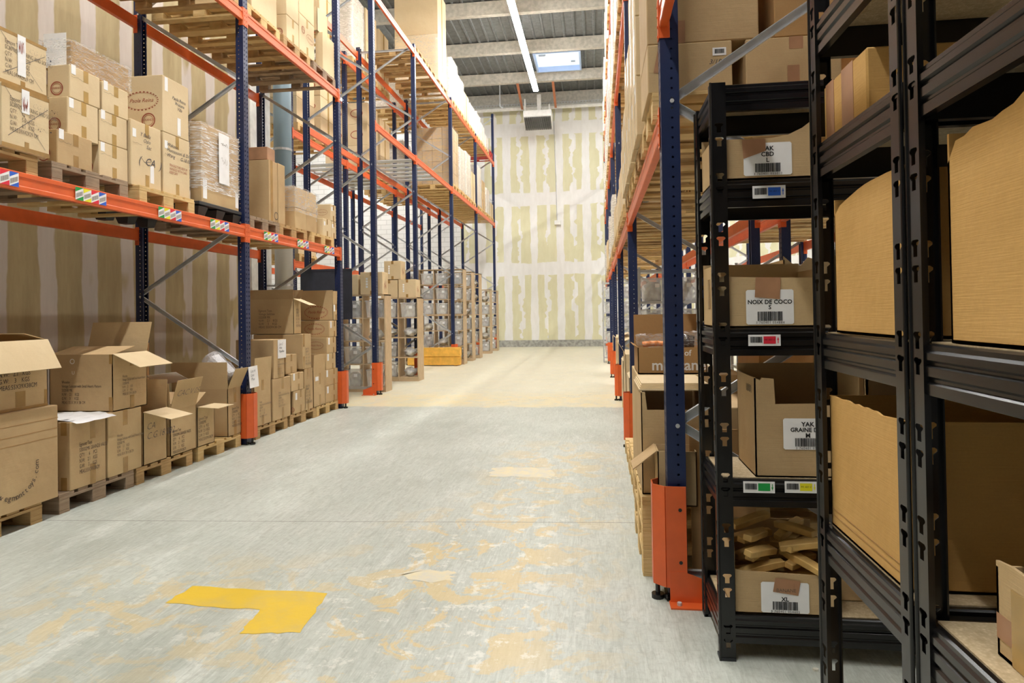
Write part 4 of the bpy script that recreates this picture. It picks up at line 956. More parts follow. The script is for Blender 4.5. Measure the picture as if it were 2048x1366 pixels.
# location labels on the beams of the facing unit
for (xa, za, xb, zb, colr) in ((.645, 1.961, .776, 1.909, 'label_blue'), (.617, 1.346, .745, 1.300, 'label_red'), (.586, .742, .711, .695, 'label_green'), (.75, .745, .876, .698, 'label_yellow')):
    F = Face((xa, 2.8415, zb), (1, 0, 0), (0, 0, 1), xb-xa, za-zb); mb = MB()
    patch(mb, F, 0, 0, F.w, F.h, .003); lb = link('shelf_label', mb.mesh('shelf_label', 'paper', uA.location), uA)
    mb = MB(); barcode(mb, F, F.w*.06, F.h*.3, F.w*.44, F.h*.82, .0042, 0, 3); part('barcode', mb, 'print_black', lb)
    mb = MB(); n = 16; cx_, cy_, rx_, ry_ = F.w*.66, F.h*.52, F.w*.19, F.h*.33
    poly(mb, F, [(cx_+rx_*max(-1, min(1, 1.5*math.cos(2*PI*i/n))), cy_+ry_*max(-1, min(1, 1.5*math.sin(2*PI*i/n)))) for i in range(n)], .0042); part('colour_mark', mb, colr, lb)
    mb = MB(); up = 1 if colr in ('label_blue', 'label_red') else -1; ax_ = F.w*.92
    poly(mb, F, [(ax_-.004, cy_), (ax_+.004, cy_), (ax_, cy_+up*F.h*.3)], .0042); poly(mb, F, [(ax_-.0016, cy_), (ax_+.0016, cy_), (ax_+.0016, cy_-up*F.h*.28), (ax_-.0016, cy_-up*F.h*.28)], .0042); part('arrow', mb, colr, lb)
    if colr != 'label_green': mb = MB(); write(mb, F, 'M1 A01 C', cx_, cy_+.006, .010, .2, 'CENTER', out=.005); part('printed_text', mb, 'print_black', lb)
def big_label(rt, F, x0, z0, x1, z1, lines, digits, notch=None):
    mb = MB(); h_ = z1-z0; w_ = x1-x0
    pl = [(x0+.006, z0), (x1-.006, z0), (x1, z0+.006), (x1, z1-.006), (x1-.006, z1), (x0+.006, z1), (x0, z1-.006), (x0, z0+.006)]
    if notch: pl = [(x0+.004, z0), (x1, z0), (x1, z1), (x0+.05*w_*10*notch, z1), (x0+.12*w_, z1-.32*h_), (x0, z1-.42*h_), (x0, z0+.004)]
    poly(mb, F, pl, .003); lb = part('product_label', mb, 'paper', rt)
    mb = MB(); y = z1-.012-(.03 if len(lines) < 2 else 0)
    for s_, sz in lines: write(mb, F, s_, (x0+x1)/2, y, sz, 0, 'CENTER', out=.0042, thin=.0006); y -= sz*.92
    part('printed_text', mb, 'print_black', lb)
    mb = MB(); barcode(mb, F, x0+w_*.24, z0+h_*.10, x1-w_*.24, z0+h_*.37, .0042, 0, len(digits)); part('barcode', mb, 'print_black', lb)
    mb = MB(); write(mb, F, digits, (x0+x1)/2, z0+h_*.095, .013, 0, 'CENTER', 1.25, out=.0042); part('printed_digits', mb, 'print_black', lb)
    return lb
def loc(F, X, Z): return X-F.o.x, Z-F.o.z
A0 = LV; e = .0045
k1 = obox((.50, .915, 2.862, 3.20, A0[3]+e, 2.17), 'labelled carton on the top loaded shelf of the facing unit', (), cuts={'-Y': [(0, 2.165), (.55, 2.163), (.72, 2.175), (.85, 2.20), (.93, 2.225), (1, 2.225)], '+Y': 2.24, '+X': 2.225, '-X': 2.18})
F = face(B(k1), '-Y'); big_label(k1, F, .616-.5, 2.008-F.o.z, .809-.5, 2.144-F.o.z, (('YAK', .026), ('CBD', .026), ('L', .026)), '3 760401 055010')
mb = MB(); poly(mb, F, [(.115, .085), (.205, .115), (.205, .165), (.11, .165)], .0052); part('tape', mb, 'tape_red_brown', k1)
k2 = obox((.50, .93, 2.862, 3.22, A0[2]+e, 1.585), 'carton with a coconut label on the middle shelf of the facing unit', (), cuts={'+Y': 1.66, '-Y': [(0, 1.59), (.3, 1.586), (.42, 1.583), (1, 1.578)], '-X': 1.64, '+X': 1.62})
F = face(B(k2), '-Y'); big_label(k2, F, .615-.50, 1.388-F.o.z, .805-.50, 1.532-F.o.z, (('', .03), ('NOIX DE COCO', .024), ('S', .024)), '3 760401 054884')
mb = MB(); poly(mb, F, [(.15, .125), (.25, .115), (.255, .205), (.155, .208)], .0052); part('tape', mb, 'tape_red_brown', k2)
mb = MB(); F2 = face(B(k2), '-X'); patch(mb, F2, .14, .08, .19, .21, .002); part('tape', mb, 'tape', k2)
mb = MB(); b_ = (.56, .94, 3.23, 3.26, A0[2]+e, 1.72)
k2b = obox((.745, .965, 3.235, 3.268, A0[2]+e, 1.62), 'folded plain carton behind the coconut carton', ())
k3 = obox((.645, 1.06, 2.875, 3.215, A0[1]+e, 1.105), 'big cut down carton with a seed label on the lower middle shelf', (), cuts={'-Y': [(0, 1.165), (.06, 1.155), (.075, 1.165), (.19, 1.16), (.20, 1.055), (1, 1.06)], '-X': [(0, 1.165), (.8, 1.165), (1, 1.17)], '+Y': 1.20, '+X': 1.2})
F = face(B(k3), '-Y'); big_label(k3, F, .757-.645, .868-F.o.z, .757+.195-.645, .997-F.o.z, (('YAK', .026), ('GRAINE DE ..', .024), ('M', .026)), '3 760401 0547')
F2 = face(B(k3), '-X'); mb = MB(); q_ = F2.w-.13
for i in range(3): ring(mb, F2, q_+.03*i, .36, .012, .012, .003, 12); patch(mb, F2, q_-.014+.03*i, .344, q_-.011+.03*i, .376); patch(mb, F2, q_+.011+.03*i, .344, q_+.014+.03*i, .376)
part('printed_symbols', mb, 'print_soft', k3)
k4 = obox((.545, .955, 2.862, 3.21, A0[0]+e, .365), 'low open carton full of chew sticks on the bottom shelf', (), cuts={'-Y': [(0, .372), (.1, .365), (1, .352)], '+Y': .48, '-X': .46, '+X': .44})
F = face(B(k4), '-Y'); big_label(k4, F, .653-.545, .19-F.o.z+.008, .843-.545, .316-F.o.z+.008, (('', .05), ('XL', .024)), '3 760401 054602')
mb = MB(); poly(mb, F, [(.155, .095), (.255, .082), (.265, .142), (.165, .152)], .0052); tp = part('tape', mb, 'tape_red_brown', k4)
mb = MB(); write(mb, F, 'BANANE', .168, .112, .020, 0, out=.006); part('faint_text', mb, 'print_soft', tp)
# the chew sticks, laid in crossing layers
rs = random.Random(21); st0 = None; n = 0
for ly in range(8):
    for j in range(6 if ly < 4 else 4):
        flat = ly < 4
        x = (.655 if (j+ly) % 2 else .845) if flat else .665+.18*((j+ly) % 2)+rs.uniform(-.01, .01)
        y = 2.905+.052*j+rs.uniform(-.004, .004) if flat else 2.93+.065*j
        z = .212+.034*ly if flat else .356+.034*(ly-4)+.20*(y-2.93)
        rz = rs.uniform(-.10, .10) if flat else (.5, -.45, .8, -.7, .25, -.2, 1.0, -.95)[(3*ly+2*j+j*ly) % 8]
        labx = 'tan rectangular chew stick in the low carton on the bottom shelf'
        if st0 is None:
            mb = MB(); hw = .021; vs = []
            for i in range(5):
                u = -.5+i/4; d = .12*(abs(u) > .4)
                vs += [(u, -hw*(1-d), -.015*(1-d)), (u, hw*(1-d), -.015*(1-d)), (u, hw*(1-d), .015*(1-d)), (u, -hw*(1-d), .015*(1-d))]
            vs = [(a_*.20, b__+.002*math.sin(7*a_), c__+.002*math.cos(5*a_)) for a_, b__, c__ in vs]
            mb.add(vs, [(0, 1, 2, 3), (16, 19, 18, 17)]+[(4*i+k_, 4*i+(k_+1) % 4, 4*i+4+(k_+1) % 4, 4*i+4+k_) for i in range(4) for k_ in range(4)])
            st0 = solo('chew_stick', mb, 'chew_stick', labx, 'chew', 'chew sticks in the low carton', (0, 0, 0), .003); o_ = st0
        else: o_ = st0.copy(); COL.objects.link(o_)
        o_.location = (x, y, z); o_.rotation_euler = (rs.uniform(.0, .25), rs.uniform(-.05, .05) if flat else rs.uniform(-.2, .2), rz)
# cartons on the two side-on units
def torn(b, side, label, n=14, amp=.008, prof=None, mat='cardboard_amber', seed=1):
    r_ = random.Random(seed); x0, x1, y0, y1, z0, z1 = b; pts = []
    for i in range(n+1):
        f = i/n; z = z1 if prof is None else prof(f); pts.append((f, z+r_.uniform(-amp, amp)))
    return obox(b, label, (), mat, cuts={side: pts}, th=.007)
t1 = cbox((.742, 1.10, 1.915, 2.255, A0[3]+e, 2.168), 'taped carton on the upper shelf of the side on unit', 'cardboard_amber')
F = face(B(t1), '-X')
for a_, c_ in ((.02, .09), (.155, .245)): mb = MB(); patch(mb, F, a_, .0, c_, F.h); part('tape', mb, 'tape_red_brown', t1)
tb = obox((1.0, 1.45, 2.262, 2.29, A0[3]+e, 2.19), 'carton with a white label behind the taped carton on the upper shelf', ())
t2 = torn((.742, 1.25, 1.71, 2.185, A0[2]+e, 1.79), '-X', 'tall amber carton with sloped top on the middle shelf of the side on unit', 10, .002, lambda f: 1.80-.04*max(0, f-.45)/.55-.02*(f > .9), seed=4)
t3 = torn((.745, 1.33, 1.745, 2.27, A0[1]+e, 1.17), '-X', 'wide amber carton with a ragged top on the lower shelf of the side on unit', 16, .005, seed=6)
mb = MB(); F = face(B(t3), '-X')
for z_ in (.035, .055): patch(mb, F, .01, z_, F.w-.01, z_+.002, .0016)
part('crease', mb, 'cardboard_brown', t3)
t3b = obox((.86, 1.2, 2.275, 2.296, A0[1]+e, 1.24), 'brown carton flap standing behind the wide amber carton', ())
t4 = cbox((1.0, 1.45, 1.75, 2.2, A0[0]+e, .56), 'carton in shadow on the bottom shelf of the side on unit', 'cardboard')
t5 = torn((.745, 1.20, .80, 1.513, A0[2]+e, 1.82), '-X', 'amber carton with a torn ragged top on the nearest shelving unit', 22, .008, lambda f: 1.845-.10*max(0, f-.45)-(.03 if f > .96 else 0), seed=9)  # hidden near end also lengthened to block light
t6 = torn((.79, 1.10, .86, 1.455, A0[1]+e, .93), '-X', 'small torn carton with tape bands at the lower right picture edge', 12, .006, lambda f: .945-.02*(1-f), 'cardboard', 12)  # drawn out past the view to hold light back
F = face(B(t6), '-X'); mb = MB(); patch(mb, F, 0, .035, F.w, .085); part('tape', mb, 'tape_red_brown', t6)
F = face(B(t6), '-X'); mb = MB(); patch(mb, F, .05, .0, .10, .15, .002); part('tape', mb, 'tape_pale', t6)
cbox((.95, 1.4, 3.02, 3.26, A0[0]+e, .40), 'plain carton at the right end of the bottom shelf of the facing unit', 'cardboard')
cbox((.95, 1.45, 2.9, 3.2, A0[3]+e, 2.12), 'plain carton at the right end of the top loaded shelf of the facing unit', 'cardboard')
solo('pebble', MB().add([(.845+.011*math.cos(a)*(1+.2*math.sin(3*a)), 2.80+.009*math.sin(a), z) for z, k_ in ((.0, 1), (.008, 1)) for a in [2*PI*i/9 for i in range(9)]]+[(.845, 2.80, .013)], [tuple(range(9))[::-1]]+[(i, (i+1) % 9, 9+(i+1) % 9, 9+i) for i in range(9)]+[(9+i, 9+(i+1) % 9, 18) for i in range(9)]), 'stone', 'small pale pebble on the floor before the facing unit', 'pebble')

# ------------------------------------------------------------------ right rack: first bay
for i in range(3): pallet(.825, 4.09, .1445*i, '%s pallet up in the stack behind the large orange guard' % ORD[i], 'pallet_pale', .8, 1.2, 'pallet stack behind the large guard')
zs_ = .1445*3+.002
s1 = obox((.232, .60, 3.74, 4.36, zs_, 1.0), 'tall brown open carton behind the near navy upright on the right', (('-X', 2, .0001),), cuts={'-Y': [(0, .995), (.06, 1.0), (.09, .90), (.9, .90), (.95, 1.0), (1, 1.0)]})
s2 = obox((.30, .50, 3.535, 3.73, zs_-.005, .715), 'small open carton with its flap sticking out into the aisle', (('-X', 128, .16),))
s2['label'] = 'small open carton with its flap sticking out into the aisle'
solo('cardboard_sheet', MB().obox((.47, 3.535, .02), (.33, .01, 0), (0, .012, 0), (.0, .06, .80)), 'cardboard_brown', 'brown cardboard sheet leaning behind the near navy upright', 'cardboard')
for i in range(4):
    solo('cardboard_sheet', MB().box(.235+.004*i, .95, 3.80+.12*i, 3.81+.12*i, 1.003, 1.035-.004*i) if False else MB().box(.225+.006*i, .61, 3.78+.02*i, 4.33, 1.002+.009*i, 1.010+.009*i), 'cardboard_pale_lit', '%s flattened sheet from the bottom on top of the tall brown carton' % ORD[i], 'cardboard')
m0 = cbox((.26, .95, 4.52, 5.25, .1455, 1.02), 'tall carton under the open box with white lettering', 'cardboard'); pallet(.86, 4.9, 0, 'pallet under the lettered box, second along the right aisle edge', 'pallet_wood', group='floor pallets along the right')
s3 = obox((.266, .72, 4.54, 4.98, 1.024, 1.20), 'open brown box with white lettering behind the near navy upright', (('+Y', 3, .22), ('-X', 60, .03)), 'cardboard_brown')
F = face(B(s3), '-Y'); mb = MB(); write(mb, F, 'Tribe of', .17, .165, .055, thin=.0012); write(mb, F, 'montane', .09, .105, .10, thin=.002); part('printed_lettering', mb, 'print_white', s3)
mb = MB()
for i in range(3):
    pts = [(.31+.05*j, 4.62+.05*i+.006*math.sin(j+i), 1.215+.008*math.sin(.9*j)) for j in range(6)]
    for a_, c_ in zip(pts, pts[1:]): mb.cyl(a_, c_, .016, 10)
cr_ = solo('orange_roll', mb, 'carrot_orange', 'long orange rolls lying in the box with white lettering', 'roll', smooth=True)
mb = MB(); mb.cyl((.50, 4.72, 1.235), (.58, 4.70, 1.235), .035, 16, .055); mb.cyl((.58, 4.70, 1.235), (.66, 4.69, 1.23), .055, 16, .04)
solo('dark_leather_roll', mb, 'leather_dark', 'dark shiny roll lying in the box with white lettering', 'roll', smooth=True)
wrap((.29, .50, 4.58, 4.80, 1.20, 1.27), 'crinkled clear bag over the orange rolls', amp=.12, seed=31, mat='bag_film')
wrap((.52, .68, 4.60, 4.80, 1.20, 1.285), 'crinkled clear bag over the dark shiny roll', amp=.1, seed=32, mat='bag_film')
# pallet loads behind the black shelving
for i, (yc, kd) in enumerate(((4.0, 'pallet_pale'), (4.86, 'pallet_wood'), (5.72, 'pallet_pale'), (6.6, 'pallet_wood'))):
    pallet(.91, yc, Z1, '%s pallet on the first beam level at the right, counted from the camera' % ORD[i], kd, group='pallets on the first level at the right')
ra = cbox((.29, .73, 3.615, 4.15, PB, PB+.262), 'carton with wide brown tape and barcode above the black shelving', 'cardboard')
F = face(B(ra), '-Y'); mb = MB(); poly(mb, F, [(.06, F.h), (.13, F.h), (.10, F.h*.40), (.03, F.h*.42)], .002); poly(mb, F, [(.07, 0), (.15, 0), (.16, F.h*.42), (.09, F.h*.40)], .002); part('tape', mb, 'tape_red_brown', ra)
mb = MB(); patch(mb, F, F.w-.10, F.h*.70, F.w-.03, F.h*.86, .003); lb = part('label', mb, 'paper', ra); mb = MB(); barcode(mb, F, F.w-.09, F.h*.74, F.w-.04, F.h*.83, .004); part('barcode', mb, 'print_black', lb)
mb = MB(); write(mb, F, '3/1805K', F.w-.12, F.h*.64, .035, .3); part('handwriting', mb, 'pen', ra)
rb = cbox((.80, 1.28, 3.615, 4.2, PB, PB+.26), 'carton with two brown tape strips right of the barcode carton', 'cardboard')
F = face(B(rb), '-Y'); mb = MB(); patch(mb, F, .21, 0, .27, F.h*.42); patch(mb, F, .22, F.h*.75, .29, F.h); part('tape', mb, 'tape_red_brown', rb)
rc = cbox((.29, .87, 3.62, 4.2, top(ra)+.003, top(ra)+.52), 'large carton on top of the barcode carton', 'cardboard'); F = face(B(rc), '-Y'); mb = MB(); patch(mb, F, .13, 0, .20, .12); part('tape', mb, 'tape_red_brown', rc)
cbox((.95, 1.5, 3.62, 4.2, top(rb)+.003, top(rb)+.6), 'dark carton at the top right above the black shelving', 'cardboard_brown')
for i, (ya, yb2, n_, hh) in enumerate(((4.46, 4.85, 3, .40), (4.86, 5.27, 3, .42), (5.33, 5.72, 2, .48), (5.73, 6.13, 2, .5), (6.2, 6.6, 2, .36), (6.61, 7.0, 2, .34))):
    z = PB
    for j in range(n_):
        q_ = cbox((.28, .85, ya, yb2, z, z+hh-.004), 'right first level carton, %s column past the barcode carton, %s up' % (ORD[i], ORD[j]), 'cardboard_pale_lit'); z += hh
        F = face(B(q_), '-X'); mb = MB(); patch(mb, F, F.w*.42, 0, F.w*.58, F.h); part('tape', mb, 'tape_pale', q_); sticker(q_, '-X', .7, .6, .06, .1)

cbox((1.22, 1.55, .80, 1.5, LV[2]+e, 1.80), 'carton deep inside the nearest shelving unit behind the torn amber one', 'cardboard_brown')  # out of view, added to keep light off the shelf interior
cbox((1.18, 1.55, .80, 1.5, LV[1]+e, 1.20), 'carton deep inside the nearest shelving unit behind the small torn one', 'cardboard_brown')  # second added blocker, likewise out of view

# ------------------------------------------------------------------ cubby shelves with see-through bins, at the foot of the far left rack
_bin = {}
def bin_proto(kind, wd, dp, ht):
    key = (kind, round(wd, 2), round(ht, 2))
    return key
def bin_(x, y, z, wd, dp, ht, label, kind, group, seed):
    """x,y: centre of the front edge (towards -Y)"""
    key = (kind, round(wd, 3), round(dp, 3), round(ht, 3))
    if key in _bin:
        return dup(_bin[key], (x, y, z), label, group)
    r = random.Random(seed)
    if kind == 'bag':
        mb = MB(); n, k_ = 7, 12; vs = []
        for i in range(n+1):
            f = i/n; rad = math.sin(PI*min(.97, max(.06, f)))**.55
            for j in range(k_):
                a = 2*PI*j/k_; q = rad*r.uniform(.72, 1.06)
                vs.append((x+wd*.5*q*math.cos(a), y+dp*.5+dp*.48*q*math.sin(a), z+ht*f*.8+(r.uniform(-.03, .03) if 0 < i < n else 0)))
        mb.add(vs, [(i*k_+j, i*k_+(j+1) % k_, (i+1)*k_+(j+1) % k_, (i+1)*k_+j) for i in range(n) for j in range(k_)]+[tuple(range(k_))[::-1], tuple(range(n*k_, n*k_+k_))])
        rt = solo('filled_bag', mb, 'bag_pale' if r.random() < .45 else 'bag_grey', label, 'bag', group, (x, y, z), smooth=True)
    else:
        rt = empty('storage_bin', (x, y, z), label, 'bin', group); b_ = .86; t_ = .004; mb = MB()
        lo = [(x-wd/2*b_, y+.012), (x+wd/2*b_, y+.012), (x+wd/2*b_, y+dp-.012), (x-wd/2*b_, y+dp-.012)]; hi = [(x-wd/2, y), (x+wd/2, y), (x+wd/2, y+dp), (x-wd/2, y+dp)]
        vs = [(a, c, z) for a, c in lo]+[(a, c, z+ht) for a, c in hi]; sh = [((a-x)*.97+x, (c-y-dp/2)*.97+y+dp/2) for a, c in lo]; sh2 = [((a-x)*.97+x, (c-y-dp/2)*.97+y+dp/2) for a, c in hi]
        vs += [(a, c, z+.004) for a, c in sh]+[(a, c, z+ht) for a, c in sh2]
        mb.add(vs, [(3, 2, 1, 0)]+[(i, (i+1) % 4, 4+(i+1) % 4, 4+i) for i in range(4)]+[(8, 9, 10, 11)]+[(8+(i+1) % 4, 8+i, 12+i, 12+(i+1) % 4) for i in range(4)]+[(4+i, 4+(i+1) % 4, 12+(i+1) % 4, 12+i) for i in range(4)])
        part('bin_body', mb, 'bin_plastic', rt)
        rim = MB(); g = .012
        rim.box(x-wd/2-g, x+wd/2+g, y-g, y, z+ht-.02, z+ht); rim.box(x-wd/2-g, x+wd/2+g, y+dp, y+dp+g, z+ht-.02, z+ht); rim.box(x-wd/2-g, x-wd/2, y, y+dp, z+ht-.02, z+ht); rim.box(x+wd/2, x+wd/2+g, y, y+dp, z+ht-.02, z+ht)
        part('rim', rim, 'bin_plastic', rt)
        cm = MB(); n, k_ = 5, 10; vs = []
        for i in range(n+1):
            for j in range(k_):
                a = 2*PI*j/k_; q = (1 if i < n else .5)*r.uniform(.8, 1.0); vs.append((x+wd*.36*q*math.cos(a)*1.1, y+dp*.5+dp*.36*q*math.sin(a)*1.1, z+.008+ht*.82*(i/n)))
        cm.add(vs, [(i*k_+j, i*k_+(j+1) % k_, (i+1)*k_+(j+1) % k_, (i+1)*k_+j) for i in range(n) for j in range(k_)]+[tuple(range(k_))[::-1], tuple(range(n*k_, n*k_+k_))])
        part('contents', cm, {'bin': 'bag_grey', 'bin2': 'clear_fabric', 'bin3': 'bag_dark'}[kind], rt, smooth=True)
        part('card_label', MB().box(x+wd*.05, x+wd*.05+.07, y-.004, y-.001, z+ht*.58, z+ht*.58+.06), 'paper', rt)
    _bin[key] = rt
    return rt
def cubby(xr, ncol, cw, y0, dp, z0, nrow, rh, label, short, seed, base=.07, special={}, skip=()):
    t_ = .02; x0 = xr-ncol*cw-t_; rt = empty('cubby_shelf', ((x0+xr)/2, y0, 0), label, 'shelf', 'pale wooden cubby shelves'); r = random.Random(seed); zt = z0+base+nrow*rh+t_
    for i in range(ncol+1): part('side_panel' if i in (0, ncol) else 'divider', MB().box(x0+i*cw, x0+i*cw+t_, y0, y0+dp, z0, zt), 'pale_board', rt)
    for j in range(nrow+1):
        part('shelf_board', MB().box(x0+t_, xr-t_, y0+.004, y0+dp-.004, z0+base+j*rh, z0+base+j*rh+t_) if j < nrow else MB().box(x0, xr, y0, y0+dp, zt-t_+.0005, zt+.0005), 'pale_board', rt)
    mb = MB(); mb.box(x0+t_, xr-t_, y0+.01, y0+.02, z0, z0+base); part('plinth', mb, 'pale_board', rt)
    for j in range(nrow):
        if r.random() < .55: i = r.randrange(ncol); part('price_tag', MB().box(x0+i*cw+.16, x0+i*cw+.26, y0-.002, y0+.002, z0+base+j*rh-.006, z0+base+j*rh+.026), 'paper', rt)
        for i in range(ncol):
            if (i, j) in skip: continue
            kind = special.get((ncol-1-i, j)) or r.choice(('bin', 'bin2', 'bin3', 'bin', 'bag'))
            row = ORD[nrow-1-j]; c_ = ORD[ncol-1-i]
            lab = ('filled bag' if kind == 'bag' else 'see-through bin')+', %s row down, %s column from aisle, in %s' % (row, c_, short)
            bin_(x0+i*cw+t_/2+cw/2, y0+.03, z0+base+j*rh+t_+.002, cw-.09 if kind != 'bag' else cw-.11, dp-.12, rh-.11 if kind != 'bag' else rh*.60, lab, kind, 'bins and bags in the cubby shelves', seed*31+j*7+i)
    return zt
zt1 = cubby(-3.90, 3, .425, 11.86, .36, 0, 4, .43, 'pale wooden cubby shelf behind the first far left upright, row of see-through bins', 'nearest cubby shelf', 1)
zt2 = cubby(-3.80, 3, .425, 13.74, .45, 0, 4, .425, 'pale wooden cubby shelf topped with plain cartons', 'carton topped cubby shelf', 2, special={(0, 0): 'bag', (0, 2): 'bag', (1, 2): 'bag', (0, 3): 'bin2'})
zt3 = cubby(-3.70, 4, .42, 18.15, .42, 0, 3, .43, 'lower pale cubby shelf behind the yellow rail', 'lower shelf behind yellow rail', 3)
zt3b = cubby(-3.70, 4, .42, 18.15, .42, zt3+.002, 3, .42, 'upper pale cubby shelf stacked behind the yellow rail', 'upper shelf behind yellow rail', 4, base=.01)
for i, (xr, y0, nc, nr, nm, sd) in enumerate(((-3.70, 19.42, 2, 6, 'first tall shelf past rail', 5), (-3.68, 20.55, 2, 6, 'second tall shelf past rail', 6), (-3.70, 22.75, 2, 5, 'third tall shelf past rail', 7), (-3.70, 24.3, 1, 5, 'tall shelf nearest far wall', 8))):
    cubby(xr, nc, .42, y0, .45, 0, nr, .43, 'pale wooden cubby, '+nm, nm, sd)
for (xa, xb, ya, yb2, za, h_, lab) in ((-5.0, -4.42, 11.87, 12.2, zt1, .38, 'wide carton on the nearest cubby shelf, left of the white one'), (-4.38, -3.95, 11.88, 12.2, zt1, .42, 'carton with red print at the aisle end of the nearest cubby shelf'),
        (-4.62, -4.25, 13.78, 14.15, zt2, .38, 'lower near carton on the second cubby shelf'), (-4.23, -3.85, 13.78, 14.15, zt2, .39, 'lower carton with white stickers at the end of the second cubby shelf'), (-4.55, -4.18, 13.80, 14.15, zt2+.395, .40, 'upper carton on the second cubby shelf')):
    q_ = cbox((xa, xb, ya, yb2, za+.002, za+h_), lab, 'cardboard_pale_lit'); tape_on(q_, ('-Y',), .05, .07, 'tape', cx=.5)
    F = face(B(q_), '-Y')
    for j in range(4): mb = MB(); patch(mb, F, F.w*.25, F.h*(.30+.12*j), F.w*.34, F.h*(.39+.12*j)); part('sticker', mb, 'paper', q_)
    mb = MB(); F = face(B(q_), '+X'); scrawl(mb, F, F.w*.3, F.h*.2, .12, .2, 8, 3, .002, .008); part('printed_mark', mb, 'print_red', q_)

# ------------------------------------------------------------------ pallet loads
NUM = ['one', 'two', 'three', 'four', 'five', 'six']
def load(xf, s, yc, z, h, ny, nz, nx, what, group, film_=None, mat='cardboard_pale_lit', pal='pallet_pale', wd=.8, dp=1.16, seed=1, kind='carton', pl=True, tape=True, red=False):
    """xf: aisle side face; s: direction away from the aisle. Only the two seen sides of the block are stacked."""
    if pl: pallet(xf+s*.6, yc, z, 'pallet under '+what, pal, group=group.replace('cartons', 'pallets'))
    zb = z+PT; r = random.Random(seed); hh = h/nz; w_ = wd/ny; d_ = dp/nx; first = None
    for k in range(nz):
        for iy in range(ny):
            for ix in range(nx):
                if ix > 0 and iy > 0: continue
                xa = xf+s*(.02+d_*ix); xb = xa+s*(d_-.006); ya = yc-wd/2+w_*iy+r.uniform(0, .006); loc_ = ((xa+xb)/2, ya+w_/2-.003, zb+hh*k)
                col_ = '' if ny*nx == 1 else ' far column,' if iy else ' column %s,' % NUM[ix]
                lab = 'carton, tier %s,%s in %s' % (NUM[k], col_, what) if nz > 1 else 'carton in '+what
                if first is None:
                    first = cbox((min(xa, xb), max(xa, xb), ya, ya+w_-.006, zb+hh*k, zb+hh*(k+1)-.004), lab, mat, group)
                    if tape:
                        sd = '+X' if s < 0 else '-X'; F = face(B(first), sd); part('tape', patch(MB(), F, F.w*.45, 0, F.w*.55, F.h), 'tape_pale', first)
                        if red: mb = MB(); F = face(B(first), '-Y'); ring(mb, F, F.w*.5, F.h*.5, F.w*.3, F.h*.2, .02, 18); part('printed_logo', mb, 'print_red', first)
                else: dup(first, loc_, lab)
    if film_: wrap((min(xf+s*.02, xf+s*(dp+.02)), max(xf+s*.02, xf+s*(dp+.02)), yc-wd/2, yc+wd/2, zb+.003, zb+h), 'stretch film around '+what, mat=film_, amp=.03, seed=seed, g=.015)
XA = XL-.02
Z3 = L3+.1305
# far left rack, second level
LF = 'cartons on the far left rack'
load(XA, -1, 18.62, Z2, 1.60, 2, 5, 4, 'the tall brown block beside the slatted deck', LF, 'stretch_film', 'cardboard', seed=41)
load(XA, -1, 19.55, Z2, 1.25, 1, 2, 1, 'the white load second past the slatted deck', LF, 'white_film', seed=42)
load(XA, -1, 20.45, Z2, 1.35, 1, 3, 1, 'the white load third past the slatted deck', LF, 'white_film', seed=43)
load(XA, -1, 21.33, Z2, .95, 1, 2, 1, 'the bare stack fourth past the slatted deck', LF, None, seed=44)
load(XA, -1, 22.4, Z2, 1.35, 2, 4, 2, 'the first load, lower level, last far left bay', LF, 'white_film', seed=45)
load(XA, -1, 23.3, Z2, 1.05, 1, 3, 2, 'the second load, lower level, last far left bay', LF, None, 'cardboard', seed=46)
load(XA, -1, 24.2, Z2, .9, 1, 2, 1, 'the third load, lower level, last far left bay', LF, 'white_film', seed=47)
load(XA, -1, 25.15, Z2, .55, 1, 1, 1, 'the load nearest the far wall, lower left level', LF, None, seed=48)
# far left rack, upper level
load(XA, -1, 17.15, Z3, 2.4, 1, 2, 1, 'the huge overhead stack on the far left rack', LF, None, seed=51, wd=.95, pal='pallet_wood')
b_ = (XA-1.18, XA-.02, 16.675, 17.625, Z3+PT, Z3+PT+1.18); wrap(b_, 'loose shiny film around the lower huge carton overhead', amp=.03, seed=52, cap=False)
for i, yc in enumerate((14.8, 15.6, 16.25)):
    if i == 2: continue
for i, (yc, h_, nz, fm) in enumerate(((18.6, 1.15, 3, 'white_film'), (19.5, .95, 2, 'white_film'), (20.4, .8, 2, None), (21.3, .7, 2, 'white_film'))):
    load(XA, -1, yc, Z3, h_, 1, nz, 2 if i == 0 else 1, 'the %s load past the huge overhead cartons' % ORD[i], LF, fm, seed=53+i)
for i, (yc, h_) in enumerate(((22.4, .75), (23.3, .62), (24.2, .45))):
    load(XA, -1, yc, Z3, h_, 1, 2, 1, 'the %s low load, upper left level, before the wall' % ORD[i], LF, 'white_film', seed=60+i)
for i in range(2): pallet(XA-.6, 25.1, Z3+.147*i, '%s red pallet at the end of the far left upper level' % ('lower', 'upper')[i], 'red_paint', group='red pallets near the far wall')
for i, (yc) in enumerate((15.0, 15.9)): pallet(XA-.6, yc, Z3, '%s empty pallet overhead before the huge cartons at the far left' % ORD[i], 'pallet_wood', group='empty pallets overhead')
